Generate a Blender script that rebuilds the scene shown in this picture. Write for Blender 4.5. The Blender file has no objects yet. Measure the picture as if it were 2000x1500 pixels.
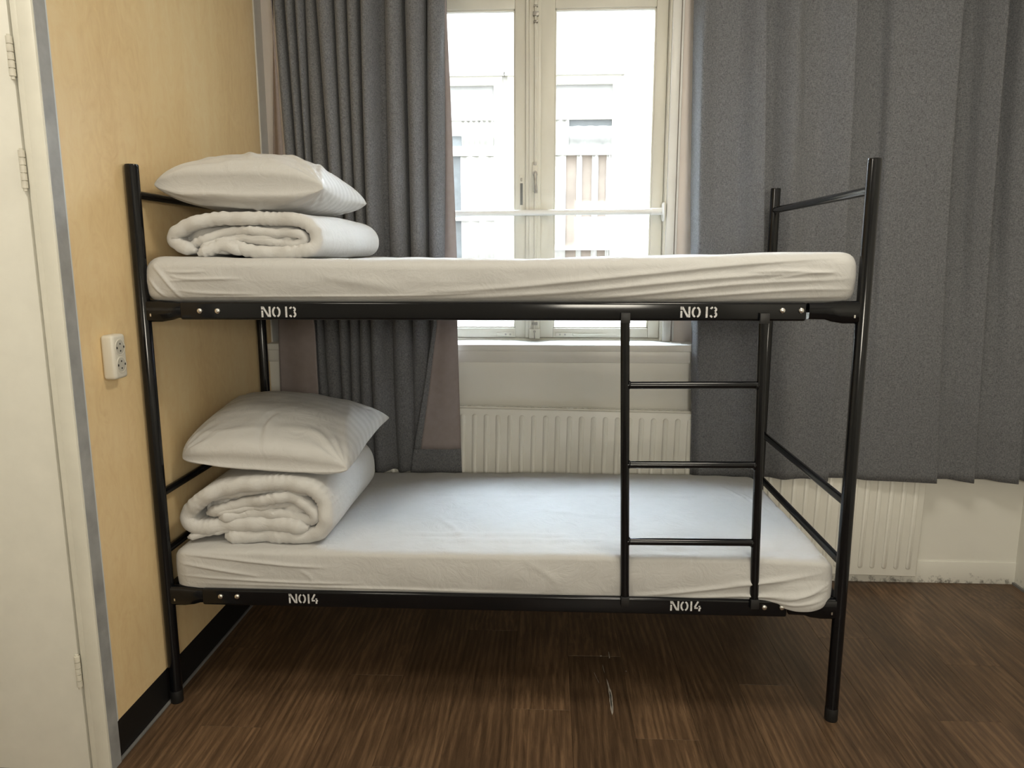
import bpy, bmesh, math, random
import numpy as np
from mathutils import Vector, Matrix, noise as mnoise

# ------------------------------------------------------------------ camera, world, light
scene = bpy.context.scene
COL = scene.collection
scene.view_settings.view_transform = 'Standard'
scene.view_settings.look = 'None'
scene.view_settings.exposure = 0.32
scene.view_settings.gamma = 1.0
scene.view_settings.use_curve_mapping = False

cam_data = bpy.data.cameras.new('camera')
cam_data.sensor_width = 36.0
cam_data.lens = 1443.32 * 36.0 / 2000.0
cam_data.clip_start = 0.02
cam = bpy.data.objects.new('camera', cam_data)
COL.objects.link(cam)
_yaw, _pitch, _roll = -0.0490, 0.1704, -0.0017
_f = Vector((math.sin(_yaw) * math.cos(_pitch), math.cos(_yaw) * math.cos(_pitch), -math.sin(_pitch)))
_r = Vector((math.cos(_yaw), -math.sin(_yaw), 0))
_u = _r.cross(_f)
_r2 = _r * math.cos(_roll) + _u * math.sin(_roll)
_u2 = -_r * math.sin(_roll) + _u * math.cos(_roll)
M = Matrix((( _r2.x, _u2.x, -_f.x, 1.1709), (_r2.y, _u2.y, -_f.y, -2.0931), (_r2.z, _u2.z, -_f.z, 1.3921), (0, 0, 0, 1)))
cam.matrix_world = M
scene.camera = cam

world = bpy.data.worlds.new('world')
scene.world = world
world.use_nodes = True
bg = world.node_tree.nodes['Background']
bg.inputs[0].default_value = (0.77, 0.875, 1.0, 1)
bg.inputs[1].default_value = 40.0

sun_data = bpy.data.lights.new('sun', 'SUN')
sun_data.energy = 0.5
sun_data.angle = math.radians(3)
sun_data.color = (1.0, 0.96, 0.9)
sun = bpy.data.objects.new('sun', sun_data)
COL.objects.link(sun)
sun.rotation_euler = (math.radians(48), 0, math.radians(-18))   # shines on the house across the yard

FILL_POWER = 15.0
REAR_FILL_POWER = 29.0
FILL_COLOR = (1.0, 0.93, 0.78)

# ------------------------------------------------------------------ helpers
def tag(o, label=None, cat=None, group=None, kind=None):
    if label: o['label'] = label
    if cat: o['category'] = cat
    if group: o['group'] = group
    if kind: o['kind'] = kind
    return o

def empty(name, loc=(0, 0, 0)):
    o = bpy.data.objects.new(name, None)
    COL.objects.link(o)
    o.location = loc
    o.empty_display_size = 0.1
    return o

def link_mesh(name, me, mat, parent=None):
    o = bpy.data.objects.new(name, me)
    COL.objects.link(o)
    if mat is not None and len(me.materials) == 0:
        me.materials.append(mat)
    if parent is not None:
        o.parent = parent
        # geometry is authored in world coordinates; only empties sit away from the origin
        if parent.type == 'EMPTY':
            o.matrix_parent_inverse = Matrix.Translation(parent.location).inverted()
    return o

def from_bm(name, bm, mat, parent=None, smooth=False):
    bmesh.ops.recalc_face_normals(bm, faces=bm.faces[:])
    me = bpy.data.meshes.new(name)
    bm.to_mesh(me)
    bm.free()
    if smooth:
        me.polygons.foreach_set('use_smooth', [True] * len(me.polygons))
    return link_mesh(name, me, mat, parent)

def smooth_by_angle(o, ang=40):
    me = o.data
    me.polygons.foreach_set('use_smooth', [True] * len(me.polygons))
    me.set_sharp_from_angle(angle=math.radians(ang))
    return o

def bm_box(bm, lo, hi, bev=0.0, seg=2):
    ret = bmesh.ops.create_cube(bm, size=1.0)
    vs = ret['verts']
    for v in vs:
        v.co = Vector([lo[i] + (v.co[i] + 0.5) * (hi[i] - lo[i]) for i in range(3)])
    if bev > 0:
        es = set()
        for v in vs:
            es.update(v.link_edges)
        bmesh.ops.bevel(bm, geom=list(es), offset=bev, segments=seg, profile=0.5, affect='EDGES')

def box(name, lo, hi, mat, parent=None, bev=0.0, seg=2):
    bm = bmesh.new()
    bm_box(bm, lo, hi, bev, seg)
    o = from_bm(name, bm, mat, parent)
    if bev > 0:
        smooth_by_angle(o)
    return o

def boxes(name, lst, mat, parent=None, bev=0.0):
    bm = bmesh.new()
    for lo, hi in lst:
        bm_box(bm, lo, hi, bev)
    o = from_bm(name, bm, mat, parent)
    if bev > 0:
        smooth_by_angle(o)
    return o

def bm_tube(bm, pts, r, n=20, caps=True, rads=None):
    pts = [Vector(p) for p in pts]
    rings = []
    ref = None
    for i, p in enumerate(pts):
        t = (pts[min(i + 1, len(pts) - 1)] - pts[max(i - 1, 0)]).normalized()
        if ref is None:
            ref = Vector((0, 0, 1)) if abs(t.z) < 0.9 else Vector((0, 1, 0))
        a = (ref - t * ref.dot(t)).normalized()
        b = t.cross(a)
        rr = rads[i] if rads else r
        rings.append([bm.verts.new(p + (a * math.cos(2 * math.pi * k / n) + b * math.sin(2 * math.pi * k / n)) * rr) for k in range(n)])
        ref = a
    for i in range(len(rings) - 1):
        for k in range(n):
            bm.faces.new((rings[i][k], rings[i][(k + 1) % n], rings[i + 1][(k + 1) % n], rings[i + 1][k]))
    if caps:
        bm.faces.new(rings[0][::-1])
        bm.faces.new(rings[-1])

def tube(name, pts, r, mat, parent=None, n=20, rads=None):
    bm = bmesh.new()
    bm_tube(bm, pts, r, n, True, rads)
    return smooth_by_angle(from_bm(name, bm, mat, parent))

def grid_mesh(name, X, mat, parent=None, closed_u=False, smooth=True, caps=False):
    """X: array (rows, cols, 3) of points"""
    R, C, _ = X.shape
    v = X.reshape(-1, 3)
    idx = np.arange(R * C).reshape(R, C)
    if closed_u:
        nxt = np.roll(idx, -1, axis=1)
        f = np.stack([idx[:-1], nxt[:-1], nxt[1:], idx[1:]], -1).reshape(-1, 4)
    else:
        f = np.stack([idx[:-1, :-1], idx[:-1, 1:], idx[1:, 1:], idx[1:, :-1]], -1).reshape(-1, 4)
    faces = f.tolist()
    if caps:
        faces.append(idx[0][::-1].tolist())
        faces.append(idx[-1].tolist())
    me = bpy.data.meshes.new(name)
    me.from_pydata(v.tolist(), [], faces)
    me.update()
    if smooth:
        me.polygons.foreach_set('use_smooth', [True] * len(me.polygons))
    return link_mesh(name, me, mat, parent)

def fix_normals(o):
    bm = bmesh.new()
    bm.from_mesh(o.data)
    bmesh.ops.recalc_face_normals(bm, faces=bm.faces[:])
    bm.to_mesh(o.data)
    bm.free()
    return o

def catmull(pts, n):
    pts = np.array(pts, float)
    P = np.vstack([2 * pts[0] - pts[1], pts, 2 * pts[-1] - pts[-2]])
    out = []
    for i in range(1, len(P) - 2):
        t = np.linspace(0, 1, n, endpoint=False)[:, None]
        p0, p1, p2, p3 = P[i - 1], P[i], P[i + 1], P[i + 2]
        out.append(0.5 * ((2 * p1) + (-p0 + p2) * t + (2 * p0 - 5 * p1 + 4 * p2 - p3) * t ** 2 + (-p0 + 3 * p1 - 3 * p2 + p3) * t ** 3))
    out.append(pts[-1:])
    return np.vstack(out)

def resample(pts, n):
    d = np.r_[0, np.cumsum(np.linalg.norm(np.diff(pts, axis=0), axis=1))]
    s = np.linspace(0, d[-1], n)
    return np.stack([np.interp(s, d, pts[:, k]) for k in range(pts.shape[1])], -1), d[-1]

def ridge(U, V, pts, width, amp, sharp=0.0):
    """height of a cloth fold that follows the polyline pts in the (U, V) surface plane"""
    pts = catmull(pts, 6) if len(pts) > 2 else np.array(pts, float)
    best = np.full(U.shape, 1e9)
    par = np.zeros(U.shape)
    side = np.zeros(U.shape)
    seglen = np.linalg.norm(np.diff(pts, axis=0), axis=1)
    cum = np.r_[0, np.cumsum(seglen)]
    for i in range(len(pts) - 1):
        a, b = pts[i], pts[i + 1]
        d = b - a
        L2 = max(d @ d, 1e-12)
        t = np.clip(((U - a[0]) * d[0] + (V - a[1]) * d[1]) / L2, 0, 1)
        dx, dy = U - a[0] - t * d[0], V - a[1] - t * d[1]
        dist = np.hypot(dx, dy)
        m = dist < best
        best = np.where(m, dist, best)
        par = np.where(m, (cum[i] + t * seglen[i]) / cum[-1], par)
        side = np.where(m, np.sign(d[0] * dy - d[1] * dx), side)
    w = np.where(side > 0, width, width * (1 - 0.75 * sharp))
    return amp * np.exp(-(best / w) ** 2) * np.clip(np.sin(np.pi * np.clip(par, 0.02, 0.98)), 0, 1) ** 0.6

def fbm(P, scale, octv=3, seed=0.0):
    out = np.empty(len(P))
    off = Vector((seed, seed * 1.7, -seed))
    for i, p in enumerate(P):
        out[i] = mnoise.fractal(Vector((p[0] * scale[0], p[1] * scale[1], p[2] * scale[2])) + off, 1.0, 2.0, octv)
    return out

def wave2(U, V, terms):
    """cheap smooth noise: a sum of oblique sines"""
    out = np.zeros(U.shape)
    for a, ku, kv, ph in terms:
        out += a * np.sin(ku * U + kv * V + ph)
    return out

# ------------------------------------------------------------------ materials
def mat_base(name):
    m = bpy.data.materials.new(name)
    m.use_nodes = True
    nt = m.node_tree
    b = nt.nodes['Principled BSDF']
    return m, nt, b

def ramp(nt, stops):
    r = nt.nodes.new('ShaderNodeValToRGB')
    while len(r.color_ramp.elements) < len(stops):
        r.color_ramp.elements.new(0.5)
    for e, (p, c) in zip(r.color_ramp.elements, stops):
        e.position = p
        e.color = (*c, 1)
    return r

def coords(nt, scale=(1, 1, 1), kind='Object', rnd=False):
    tc = nt.nodes.new('ShaderNodeTexCoord')
    mp = nt.nodes.new('ShaderNodeMapping')
    mp.inputs['Scale'].default_value = scale
    nt.links.new(tc.outputs[kind], mp.inputs['Vector'])
    if rnd:
        oi = nt.nodes.new('ShaderNodeObjectInfo')
        cx = nt.nodes.new('ShaderNodeCombineXYZ')
        mu = nt.nodes.new('ShaderNodeMath')
        mu.operation = 'MULTIPLY'
        mu.inputs[1].default_value = 37.0
        nt.links.new(oi.outputs['Random'], mu.inputs[0])
        for k in range(3):
            nt.links.new(mu.outputs[0], cx.inputs[k])
        nt.links.new(cx.outputs[0], mp.inputs['Location'])
    return mp

def noise_node(nt, vec, scale, detail=4, rough=0.55, dist=0.0):
    n = nt.nodes.new('ShaderNodeTexNoise')
    n.inputs['Scale'].default_value = scale
    n.inputs['Detail'].default_value = detail
    n.inputs['Roughness'].default_value = rough
    n.inputs['Distortion'].default_value = dist
    nt.links.new(vec.outputs[0], n.inputs['Vector'])
    return n

def bump(nt, b, src, strength, dist):
    bp = nt.nodes.new('ShaderNodeBump')
    bp.inputs['Strength'].default_value = strength
    bp.inputs['Distance'].default_value = dist
    nt.links.new(src, bp.inputs['Height'])
    nt.links.new(bp.outputs[0], b.inputs['Normal'])

def simple(name, col, rough=0.5, metal=0.0, var=0.06, nscale=8.0, bumpd=0.0, spec=0.5, stretch=(1, 1, 1)):
    m, nt, b = mat_base(name)
    mp = coords(nt, stretch)
    n = noise_node(nt, mp, nscale)
    r = ramp(nt, [(0.3, tuple(c * (1 - var) for c in col)), (0.7, tuple(min(1, c * (1 + var)) for c in col))])
    nt.links.new(n.outputs['Fac'], r.inputs[0])
    nt.links.new(r.outputs[0], b.inputs['Base Color'])
    b.inputs['Roughness'].default_value = rough
    b.inputs['Metallic'].default_value = metal
    b.inputs['Specular IOR Level'].default_value = spec
    if bumpd > 0:
        bump(nt, b, n.outputs['Fac'], 0.4, bumpd)
    return m

def mat_linen(name, col, weave=900.0, strength=0.30, stripes=False):
    m, nt, b = mat_base(name)
    mp = coords(nt)
    n = noise_node(nt, mp, weave, 2)
    n2 = noise_node(nt, mp, 14.0, 5, 0.62, 1.8)
    ad = nt.nodes.new('ShaderNodeMath'); ad.operation = 'MULTIPLY_ADD'
    ad.inputs[1].default_value = 0.06
    nt.links.new(n.outputs['Fac'], ad.inputs[0])
    nt.links.new(n2.outputs['Fac'], ad.inputs[2])
    bump(nt, b, ad.outputs[0], strength, 0.012)
    r = ramp(nt, [(0.25, tuple(c * 0.965 for c in col)), (0.75, col)])
    nt.links.new(n2.outputs['Fac'], r.inputs[0])
    nt.links.new(r.outputs[0], b.inputs['Base Color'])
    b.inputs['Roughness'].default_value = 0.85
    b.inputs['Specular IOR Level'].default_value = 0.25
    b.inputs['Sheen Weight'].default_value = 0.08
    if stripes:
        # satin stripe woven into the pillow case: bands of a slightly glossier weave
        wv = nt.nodes.new('ShaderNodeTexWave')
        wv.wave_type = 'BANDS'; wv.bands_direction = 'Y'
        wv.inputs['Scale'].default_value = 7.0
        nt.links.new(mp.outputs[0], wv.inputs['Vector'])
        rr = ramp(nt, [(0.45, (0.42,) * 3), (0.55, (0.8,) * 3)])
        nt.links.new(wv.outputs['Fac'], rr.inputs[0])
        nt.links.new(rr.outputs[0], b.inputs['Roughness'])
        mc = nt.nodes.new('ShaderNodeMix'); mc.data_type = 'RGBA'
        nt.links.new(wv.outputs['Fac'], mc.inputs['Factor'])
        nt.links.new(r.outputs[0], mc.inputs[6])
        mc.inputs[7].default_value = (*[c * 0.92 for c in col], 1)
        nt.links.new(mc.outputs[2], b.inputs['Base Color'])
    return m

def mat_tweed(name, dark, light):
    m, nt, b = mat_base(name)
    a = noise_node(nt, coords(nt, (1, 1, 0.22)), 520.0, 2, 0.6)
    c = noise_node(nt, coords(nt, (0.25, 0.25, 1)), 520.0, 2, 0.6)
    mx = nt.nodes.new('ShaderNodeMath'); mx.operation = 'ADD'
    nt.links.new(a.outputs['Fac'], mx.inputs[0]); nt.links.new(c.outputs['Fac'], mx.inputs[1])
    hf = nt.nodes.new('ShaderNodeMath'); hf.operation = 'MULTIPLY'; hf.inputs[1].default_value = 0.5
    nt.links.new(mx.outputs[0], hf.inputs[0])
    r = ramp(nt, [(0.36, dark), (0.64, light)])
    nt.links.new(hf.outputs[0], r.inputs[0])
    nt.links.new(r.outputs[0], b.inputs['Base Color'])
    b.inputs['Roughness'].default_value = 0.9
    b.inputs['Specular IOR Level'].default_value = 0.2
    b.inputs['Sheen Weight'].default_value = 0.15
    bump(nt, b, hf.outputs[0], 0.25, 0.002)
    return m

def mat_maple():
    m, nt, b = mat_base('maple_laminate')
    n = noise_node(nt, coords(nt, (1, 1, 0.05)), 34.0, 5, 0.6, 0.3)            # straight fine grain
    n2 = noise_node(nt, coords(nt, (1, 1, 0.10)), 7.0, 3, 0.5, 0.2)            # broad lighter and darker bands
    n3 = noise_node(nt, coords(nt, (1.0, 1.0, 0.55)), 16.0, 5, 0.65, 2.6)      # curly figure
    a = nt.nodes.new('ShaderNodeMath'); a.operation = 'MULTIPLY_ADD'; a.inputs[1].default_value = 0.9
    nt.links.new(n2.outputs['Fac'], a.inputs[0]); nt.links.new(n3.outputs['Fac'], a.inputs[2])
    a2 = nt.nodes.new('ShaderNodeMath'); a2.operation = 'MULTIPLY_ADD'; a2.inputs[1].default_value = 0.45
    nt.links.new(n.outputs['Fac'], a2.inputs[0]); nt.links.new(a.outputs[0], a2.inputs[2])
    r = ramp(nt, [(0.0, (0.79, 0.565, 0.295)), (0.5, (0.88, 0.67, 0.375)), (1.0, (0.92, 0.745, 0.455))])
    mr = nt.nodes.new('ShaderNodeMapRange')
    mr.inputs['From Min'].default_value = 0.75; mr.inputs['From Max'].default_value = 1.6
    nt.links.new(a2.outputs[0], mr.inputs['Value'])
    nt.links.new(mr.outputs[0], r.inputs[0])
    nt.links.new(r.outputs[0], b.inputs['Base Color'])
    b.inputs['Roughness'].default_value = 0.38
    return m

def mat_floor():
    m, nt, b = mat_base('dark_oak_laminate')
    mp = coords(nt, (1, 0.05, 1), rnd=True)
    g = noise_node(nt, mp, 95.0, 8, 0.72, 0.7)
    mpw = coords(nt, (1, 0.16, 1), rnd=True)
    w = nt.nodes.new('ShaderNodeTexWave')
    w.wave_type = 'BANDS'; w.bands_direction = 'X'
    w.inputs['Scale'].default_value = 13.0
    w.inputs['Distortion'].default_value = 16.0
    w.inputs['Detail'].default_value = 2.0
    w.inputs['Detail Scale'].default_value = 0.45
    nt.links.new(mpw.outputs[0], w.inputs['Vector'])
    n2 = noise_node(nt, coords(nt, (1, 0.35, 1), rnd=True), 9.0, 4)
    a = nt.nodes.new('ShaderNodeMath'); a.operation = 'MULTIPLY_ADD'; a.inputs[1].default_value = 0.13
    nt.links.new(w.outputs['Fac'], a.inputs[0]); nt.links.new(g.outputs['Fac'], a.inputs[2])
    a2 = nt.nodes.new('ShaderNodeMath'); a2.operation = 'MULTIPLY_ADD'; a2.inputs[1].default_value = 0.45
    nt.links.new(n2.outputs['Fac'], a2.inputs[0]); nt.links.new(a.outputs[0], a2.inputs[2])
    r = ramp(nt, [(0.50, (0.045, 0.026, 0.014)), (0.78, (0.105, 0.062, 0.034)), (1.0, (0.19, 0.115, 0.064))])
    nt.links.new(a2.outputs[0], r.inputs[0])
    oi = nt.nodes.new('ShaderNodeObjectInfo')
    hv = nt.nodes.new('ShaderNodeHueSaturation')
    mr = nt.nodes.new('ShaderNodeMapRange')
    mr.inputs['To Min'].default_value = 0.78; mr.inputs['To Max'].default_value = 1.22
    nt.links.new(oi.outputs['Random'], mr.inputs['Value'])
    nt.links.new(mr.outputs[0], hv.inputs['Value'])
    nt.links.new(r.outputs[0], hv.inputs['Color'])
    nt.links.new(hv.outputs[0], b.inputs['Base Color'])
    b.inputs['Roughness'].default_value = 0.42
    b.inputs['Specular IOR Level'].default_value = 0.45
    bump(nt, b, a.outputs[0], 0.25, 0.002)
    return m

def mat_glass():
    m = bpy.data.materials.new('window_glass')
    m.use_nodes = True
    nt = m.node_tree
    nt.nodes.clear()
    out = nt.nodes.new('ShaderNodeOutputMaterial')
    mix = nt.nodes.new('ShaderNodeMixShader')
    tr = nt.nodes.new('ShaderNodeBsdfTransparent')
    tr.inputs[0].default_value = (0.97, 0.985, 0.98, 1)
    gl = nt.nodes.new('ShaderNodeBsdfGlossy')
    gl.inputs['Roughness'].default_value = 0.03
    fr = nt.nodes.new('ShaderNodeFresnel')
    fr.inputs[0].default_value = 1.45
    ge = nt.nodes.new('ShaderNodeNewGeometry')      # reflect only where light enters the pane, not on leaving it
    iv = nt.nodes.new('ShaderNodeMath'); iv.operation = 'SUBTRACT'; iv.inputs[0].default_value = 1.0
    mu = nt.nodes.new('ShaderNodeMath'); mu.operation = 'MULTIPLY'
    nt.links.new(ge.outputs['Backfacing'], iv.inputs[1])
    nt.links.new(iv.outputs[0], mu.inputs[0])
    nt.links.new(fr.outputs[0], mu.inputs[1])
    nt.links.new(mu.outputs[0], mix.inputs[0])
    nt.links.new(tr.outputs[0], mix.inputs[1])
    nt.links.new(gl.outputs[0], mix.inputs[2])
    nt.links.new(mix.outputs[0], out.inputs[0])
    return m

def mat_dirty_wall(name, col, zdirt):
    """painted wall with mould specks and scuffs near the floor"""
    m, nt, b = mat_base(name)
    mp = coords(nt)
    n = noise_node(nt, mp, 3.0, 4)
    r = ramp(nt, [(0.3, tuple(c * 0.95 for c in col)), (0.7, col)])
    nt.links.new(n.outputs['Fac'], r.inputs[0])
    sp = noise_node(nt, mp, 34.0, 6, 0.7)
    sx = nt.nodes.new('ShaderNodeSeparateXYZ')
    nt.links.new(mp.outputs[0], sx.inputs[0])
    mr = nt.nodes.new('ShaderNodeMapRange')
    mr.inputs['From Min'].default_value = 0.0; mr.inputs['From Max'].default_value = zdirt
    mr.inputs['To Min'].default_value = 0.30; mr.inputs['To Max'].default_value = 0.0
    nt.links.new(sx.outputs['Z'], mr.inputs['Value'])
    ad = nt.nodes.new('ShaderNodeMath'); ad.operation = 'ADD'
    nt.links.new(sp.outputs['Fac'], ad.inputs[0]); nt.links.new(mr.outputs[0], ad.inputs[1])
    rr = ramp(nt, [(0.74, (0, 0, 0)), (0.90, (0.8, 0.8, 0.8))])
    nt.links.new(ad.outputs[0], rr.inputs[0])
    mx = nt.nodes.new('ShaderNodeMix'); mx.data_type = 'RGBA'
    nt.links.new(rr.outputs[0], mx.inputs['Factor'])
    nt.links.new(r.outputs[0], mx.inputs[6])
    mx.inputs[7].default_value = (0.10, 0.095, 0.08, 1)
    nt.links.new(mx.outputs[2], b.inputs['Base Color'])
    b.inputs['Roughness'].default_value = 0.6
    bump(nt, b, n.outputs['Fac'], 0.2, 0.003)
    return m

MT = {}
MT['black'] = simple('black_enamel', (0.0035, 0.004, 0.0055), rough=0.13, var=0.15, nscale=5, spec=0.4)
MT['black_plastic'] = simple('black_plastic', (0.012, 0.012, 0.013), rough=0.5, var=0.1)
MT['plinth'] = simple('black_plinth_board', (0.006, 0.006, 0.0065), rough=0.55, var=0.1)
MT['chrome'] = simple('zinc_bolt', (0.75, 0.74, 0.72), rough=0.25, metal=1.0, var=0.1, nscale=60)
MT['stencil'] = simple('grey_stencil_paint', (0.62, 0.62, 0.63), rough=0.7, var=0.25, nscale=250)
MT['sheet'] = mat_linen('white_sheet', (0.57, 0.566, 0.558))
MT['duvet'] = mat_linen('white_duvet', (0.62, 0.615, 0.605))
MT['pillow'] = mat_linen('white_pillow_case', (0.62, 0.615, 0.605), stripes=True)
MT['tweed'] = mat_tweed('grey_tweed', (0.086, 0.090, 0.098), (0.222, 0.228, 0.242))
MT['lining'] = simple('mauve_lining', (0.29, 0.25, 0.247), rough=0.85, var=0.05, nscale=40, spec=0.2)
MT['maple'] = mat_maple()
MT['floor'] = mat_floor()
MT['glass'] = mat_glass()
MT['cream'] = simple('cream_paint', (0.86, 0.845, 0.77), rough=0.32, var=0.03, nscale=12, bumpd=0.0015)
MT['frame_cream'] = simple('frame_cream_paint', (0.82, 0.80, 0.71), rough=0.35, var=0.05, nscale=9)
MT['hinge'] = simple('painted_hinge', (0.72, 0.69, 0.60), rough=0.4, var=0.12, nscale=50)
MT['edge_grey'] = simple('grey_edge', (0.36, 0.37, 0.38), rough=0.4, var=0.2, nscale=14)
MT['edge_white'] = simple('pale_edge_profile', (0.72, 0.76, 0.80), rough=0.35, var=0.05)
MT['bead'] = simple('grey_floor_bead', (0.20, 0.20, 0.20), rough=0.5, var=0.1)
MT['wall'] = mat_dirty_wall('cream_wall_paint', (0.86, 0.85, 0.79), 0.075)
MT['wall_pink'] = simple('rose_beige_wall', (0.84, 0.76, 0.70), rough=0.7, var=0.04, nscale=3)  # rose-beige tint on the wall around the window
MT['ceiling'] = simple('white_ceiling', (0.87, 0.865, 0.84), rough=0.8, var=0.02)
MT['sash'] = simple('window_paint', (0.68, 0.655, 0.57), rough=0.4, var=0.07, nscale=6, stretch=(1, 1, 0.3))
MT['sill'] = simple('sill_white_paint', (0.78, 0.77, 0.73), rough=0.35, var=0.03)
MT['white_metal'] = simple('white_lacquer', (0.82, 0.82, 0.80), rough=0.3, var=0.02)
MT['radiator'] = simple('radiator_cream_enamel', (0.85, 0.84, 0.78), rough=0.35, var=0.02)
MT['hardware'] = simple('old_window_hardware', (0.34, 0.32, 0.29), rough=0.35, metal=0.7, var=0.25, nscale=40)
MT['slot'] = simple('keeper_slot', (0.13, 0.13, 0.12), rough=0.6)
MT['outlet'] = simple('outlet_plastic', (0.74, 0.71, 0.63), rough=0.3, var=0.02)
MT['outlet_in'] = simple('outlet_recess_plastic', (0.55, 0.53, 0.47), rough=0.4, var=0.05)
MT['dark'] = simple('dark_hole', (0.02, 0.02, 0.02), rough=0.7)
MT['facade'] = simple('white_render', (0.85, 0.84, 0.81), rough=0.85, var=0.03, nscale=1.5)
MT['low_bounce'] = simple('low_bounce_yard', (0.21, 0.19, 0.17), rough=0.9, var=0.2, nscale=6)  # kept dark so the unseen yard bounces little light onto the house
MT['fac_frame'] = simple('far_window_paint', (0.74, 0.72, 0.64), rough=0.5, var=0.03)
MT['fac_blind'] = simple('far_blind', (0.50, 0.50, 0.49), rough=0.8, var=0.04)
MT['fac_glass'] = simple('far_window_dark', (0.24, 0.26, 0.27), rough=0.15, var=0.1)
MT['fac_brown'] = simple('far_room_brown', (0.36, 0.30, 0.25), rough=0.6, var=0.2, nscale=3)
MT['fac_curtain'] = simple('far_white_curtain', (0.74, 0.73, 0.70), rough=0.9, var=0.03)
MT['scuff'] = simple('chipped_floor_core', (0.40, 0.37, 0.33), rough=0.8, var=0.3, nscale=60)
MT['scuff_dark'] = simple('chipped_floor_hole', (0.05, 0.05, 0.045), rough=0.8, var=0.2, nscale=60)

# glowing covers of the lamps added to brighten the room
md, ntd, bd = mat_base('added_lamp_diffuser')
bd.inputs['Base Color'].default_value = (0.9, 0.88, 0.84, 1)
bd.inputs['Emission Color'].default_value = (1.0, 0.9, 0.76, 1)
bd.inputs['Emission Strength'].default_value = 2.0
MT['diffuser'] = md

# ------------------------------------------------------------------ the setting
XL, XR = -0.02, 3.18           # panelled wall, right wall
YD = -0.287                    # wall with the cream door
YP, YW = 1.0, 1.11             # parapet under the sill, wall beside the window
ZC = 2.95
YR = -4.0
XD = -1.35

# floor of separate boards running towards the window
floor = box('floor', (XD, YR, -0.03), (XR + 0.02, 1.3, -0.012), MT['plinth'])
tag(floor, kind='structure')
random.seed(4)
PW, PLN = 0.186, 1.285
bm = bmesh.new()
bm_box(bm, (-PW / 2 + 0.0002, -PLN / 2 + 0.0002, -0.012), (PW / 2 - 0.0002, PLN / 2 - 0.0002, 0.0), 0.0005, 1)
plank_me = bpy.data.meshes.new('floor_board')
bm.to_mesh(plank_me); bm.free()
plank_me.materials.append(MT['floor'])
ix = 0
x = -1.262
offs = [0.37, 0.02, 0.71, 0.25, 0.9, 0.5, 0.12]
while x - PW / 2 < XR - 0.005:
    y = YR - PLN / 2 + PLN * offs[ix % 7]
    while y - PLN / 2 < 1.0:
        lo, hi = max(y - PLN / 2, YR), min(y + PLN / 2, 1.0)
        if hi - lo > 0.06:
            x0, x1 = max(x - PW / 2, XD), min(x + PW / 2, XR)
            full = (hi - lo > PLN - 1e-4) and (x1 - x0 > PW - 1e-4)
            o = bpy.data.objects.new('floor_board', plank_me)
            COL.objects.link(o)
            o.parent = floor
            o.location = ((x0 + x1) / 2, (lo + hi) / 2, 0)
            if not full:
                o.scale = ((x1 - x0) / PW, (hi - lo) / PLN, 1)
        y += PLN
    x += PW
    ix += 1

# chipped spot and scratches in the laminate in front of the bed
def flat_poly(name, pts, z, mat, parent):
    bm = bmesh.new()
    lo = [bm.verts.new((p[0], p[1], z)) for p in pts]
    hi = [bm.verts.new((p[0], p[1], z + 0.0005)) for p in pts]
    n = len(pts)
    bm.faces.new(hi); bm.faces.new(lo[::-1])
    for i in range(n):
        bm.faces.new((lo[i], lo[(i + 1) % n], hi[(i + 1) % n], hi[i]))
    return from_bm(name, bm, mat, parent)
chip = [(1.3760, -0.010), (1.3805, 0.006), (1.3825, 0.03), (1.3835, 0.06), (1.3850, 0.088), (1.3838, 0.118), (1.3805, 0.135), (1.3790, 0.152),
        (1.3770, 0.172), (1.3735, 0.190), (1.3745, 0.160), (1.3755, 0.135), (1.3745, 0.112), (1.3758, 0.085), (1.3735, 0.062), (1.3748, 0.04), (1.3735, 0.018)]
flat_poly('floor_chip', chip, 0.0002, MT['scuff'], floor)
hole = [(1.3775, 0.012), (1.3800, 0.035), (1.3805, 0.065), (1.3815, 0.09), (1.3800, 0.112), (1.3775, 0.118), (1.3778, 0.085), (1.3760, 0.06), (1.3768, 0.035)]
flat_poly('floor_chip_hole', hole, 0.0008, MT['scuff_dark'], floor)
for q in ([(1.3662, 0.262), (1.3690, 0.232), (1.3706, 0.222), (1.3690, 0.25), (1.3672, 0.278)], [(1.393, 0.318), (1.396, 0.320), (1.3955, 0.36), (1.3935, 0.362)],
          [(1.362, 0.328), (1.369, 0.331), (1.368, 0.336), (1.362, 0.335)], [(1.3465, 0.165), (1.3475, 0.163), (1.335, 0.225), (1.334, 0.224)],
          [(1.442, 0.236), (1.446, 0.235), (1.4455, 0.240), (1.4425, 0.241)]):
    flat_poly('floor_scratch', q, 0.0002, MT['scuff'], floor)

# left wall: carcass, laminated boards, plinth
wall_left = box('wall_left', (-0.14, YD + 0.02, -0.05), (XL - 0.022, 1.3, ZC), MT['wall'])
tag(wall_left, kind='structure')
box('laminate_panel', (XL - 0.022, YD + 0.006, 0.118), (XL, 0.862, ZC), MT['maple'], wall_left, 0.001, 1)
box('laminate_panel', (XL - 0.022, 0.866, 0.118), (XL - 0.004, 1.035, ZC), MT['maple'], wall_left, 0.001, 1)
box('edge_strip', (XL - 0.023, 1.035, 1.03), (XL + 0.002, YW, ZC), MT['sill'], wall_left, 0.001, 1)
box('panel_end_strip', (XL - 0.026, YD, 0.0), (XL - 0.006, YD + 0.006, ZC), MT['edge_grey'], wall_left, 0.001, 1)
box('panel_edge_profile', (XL - 0.006, YD - 0.001, 0.118), (XL + 0.0012, YD + 0.012, ZC), MT['edge_white'], wall_left, 0.001, 1)
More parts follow.
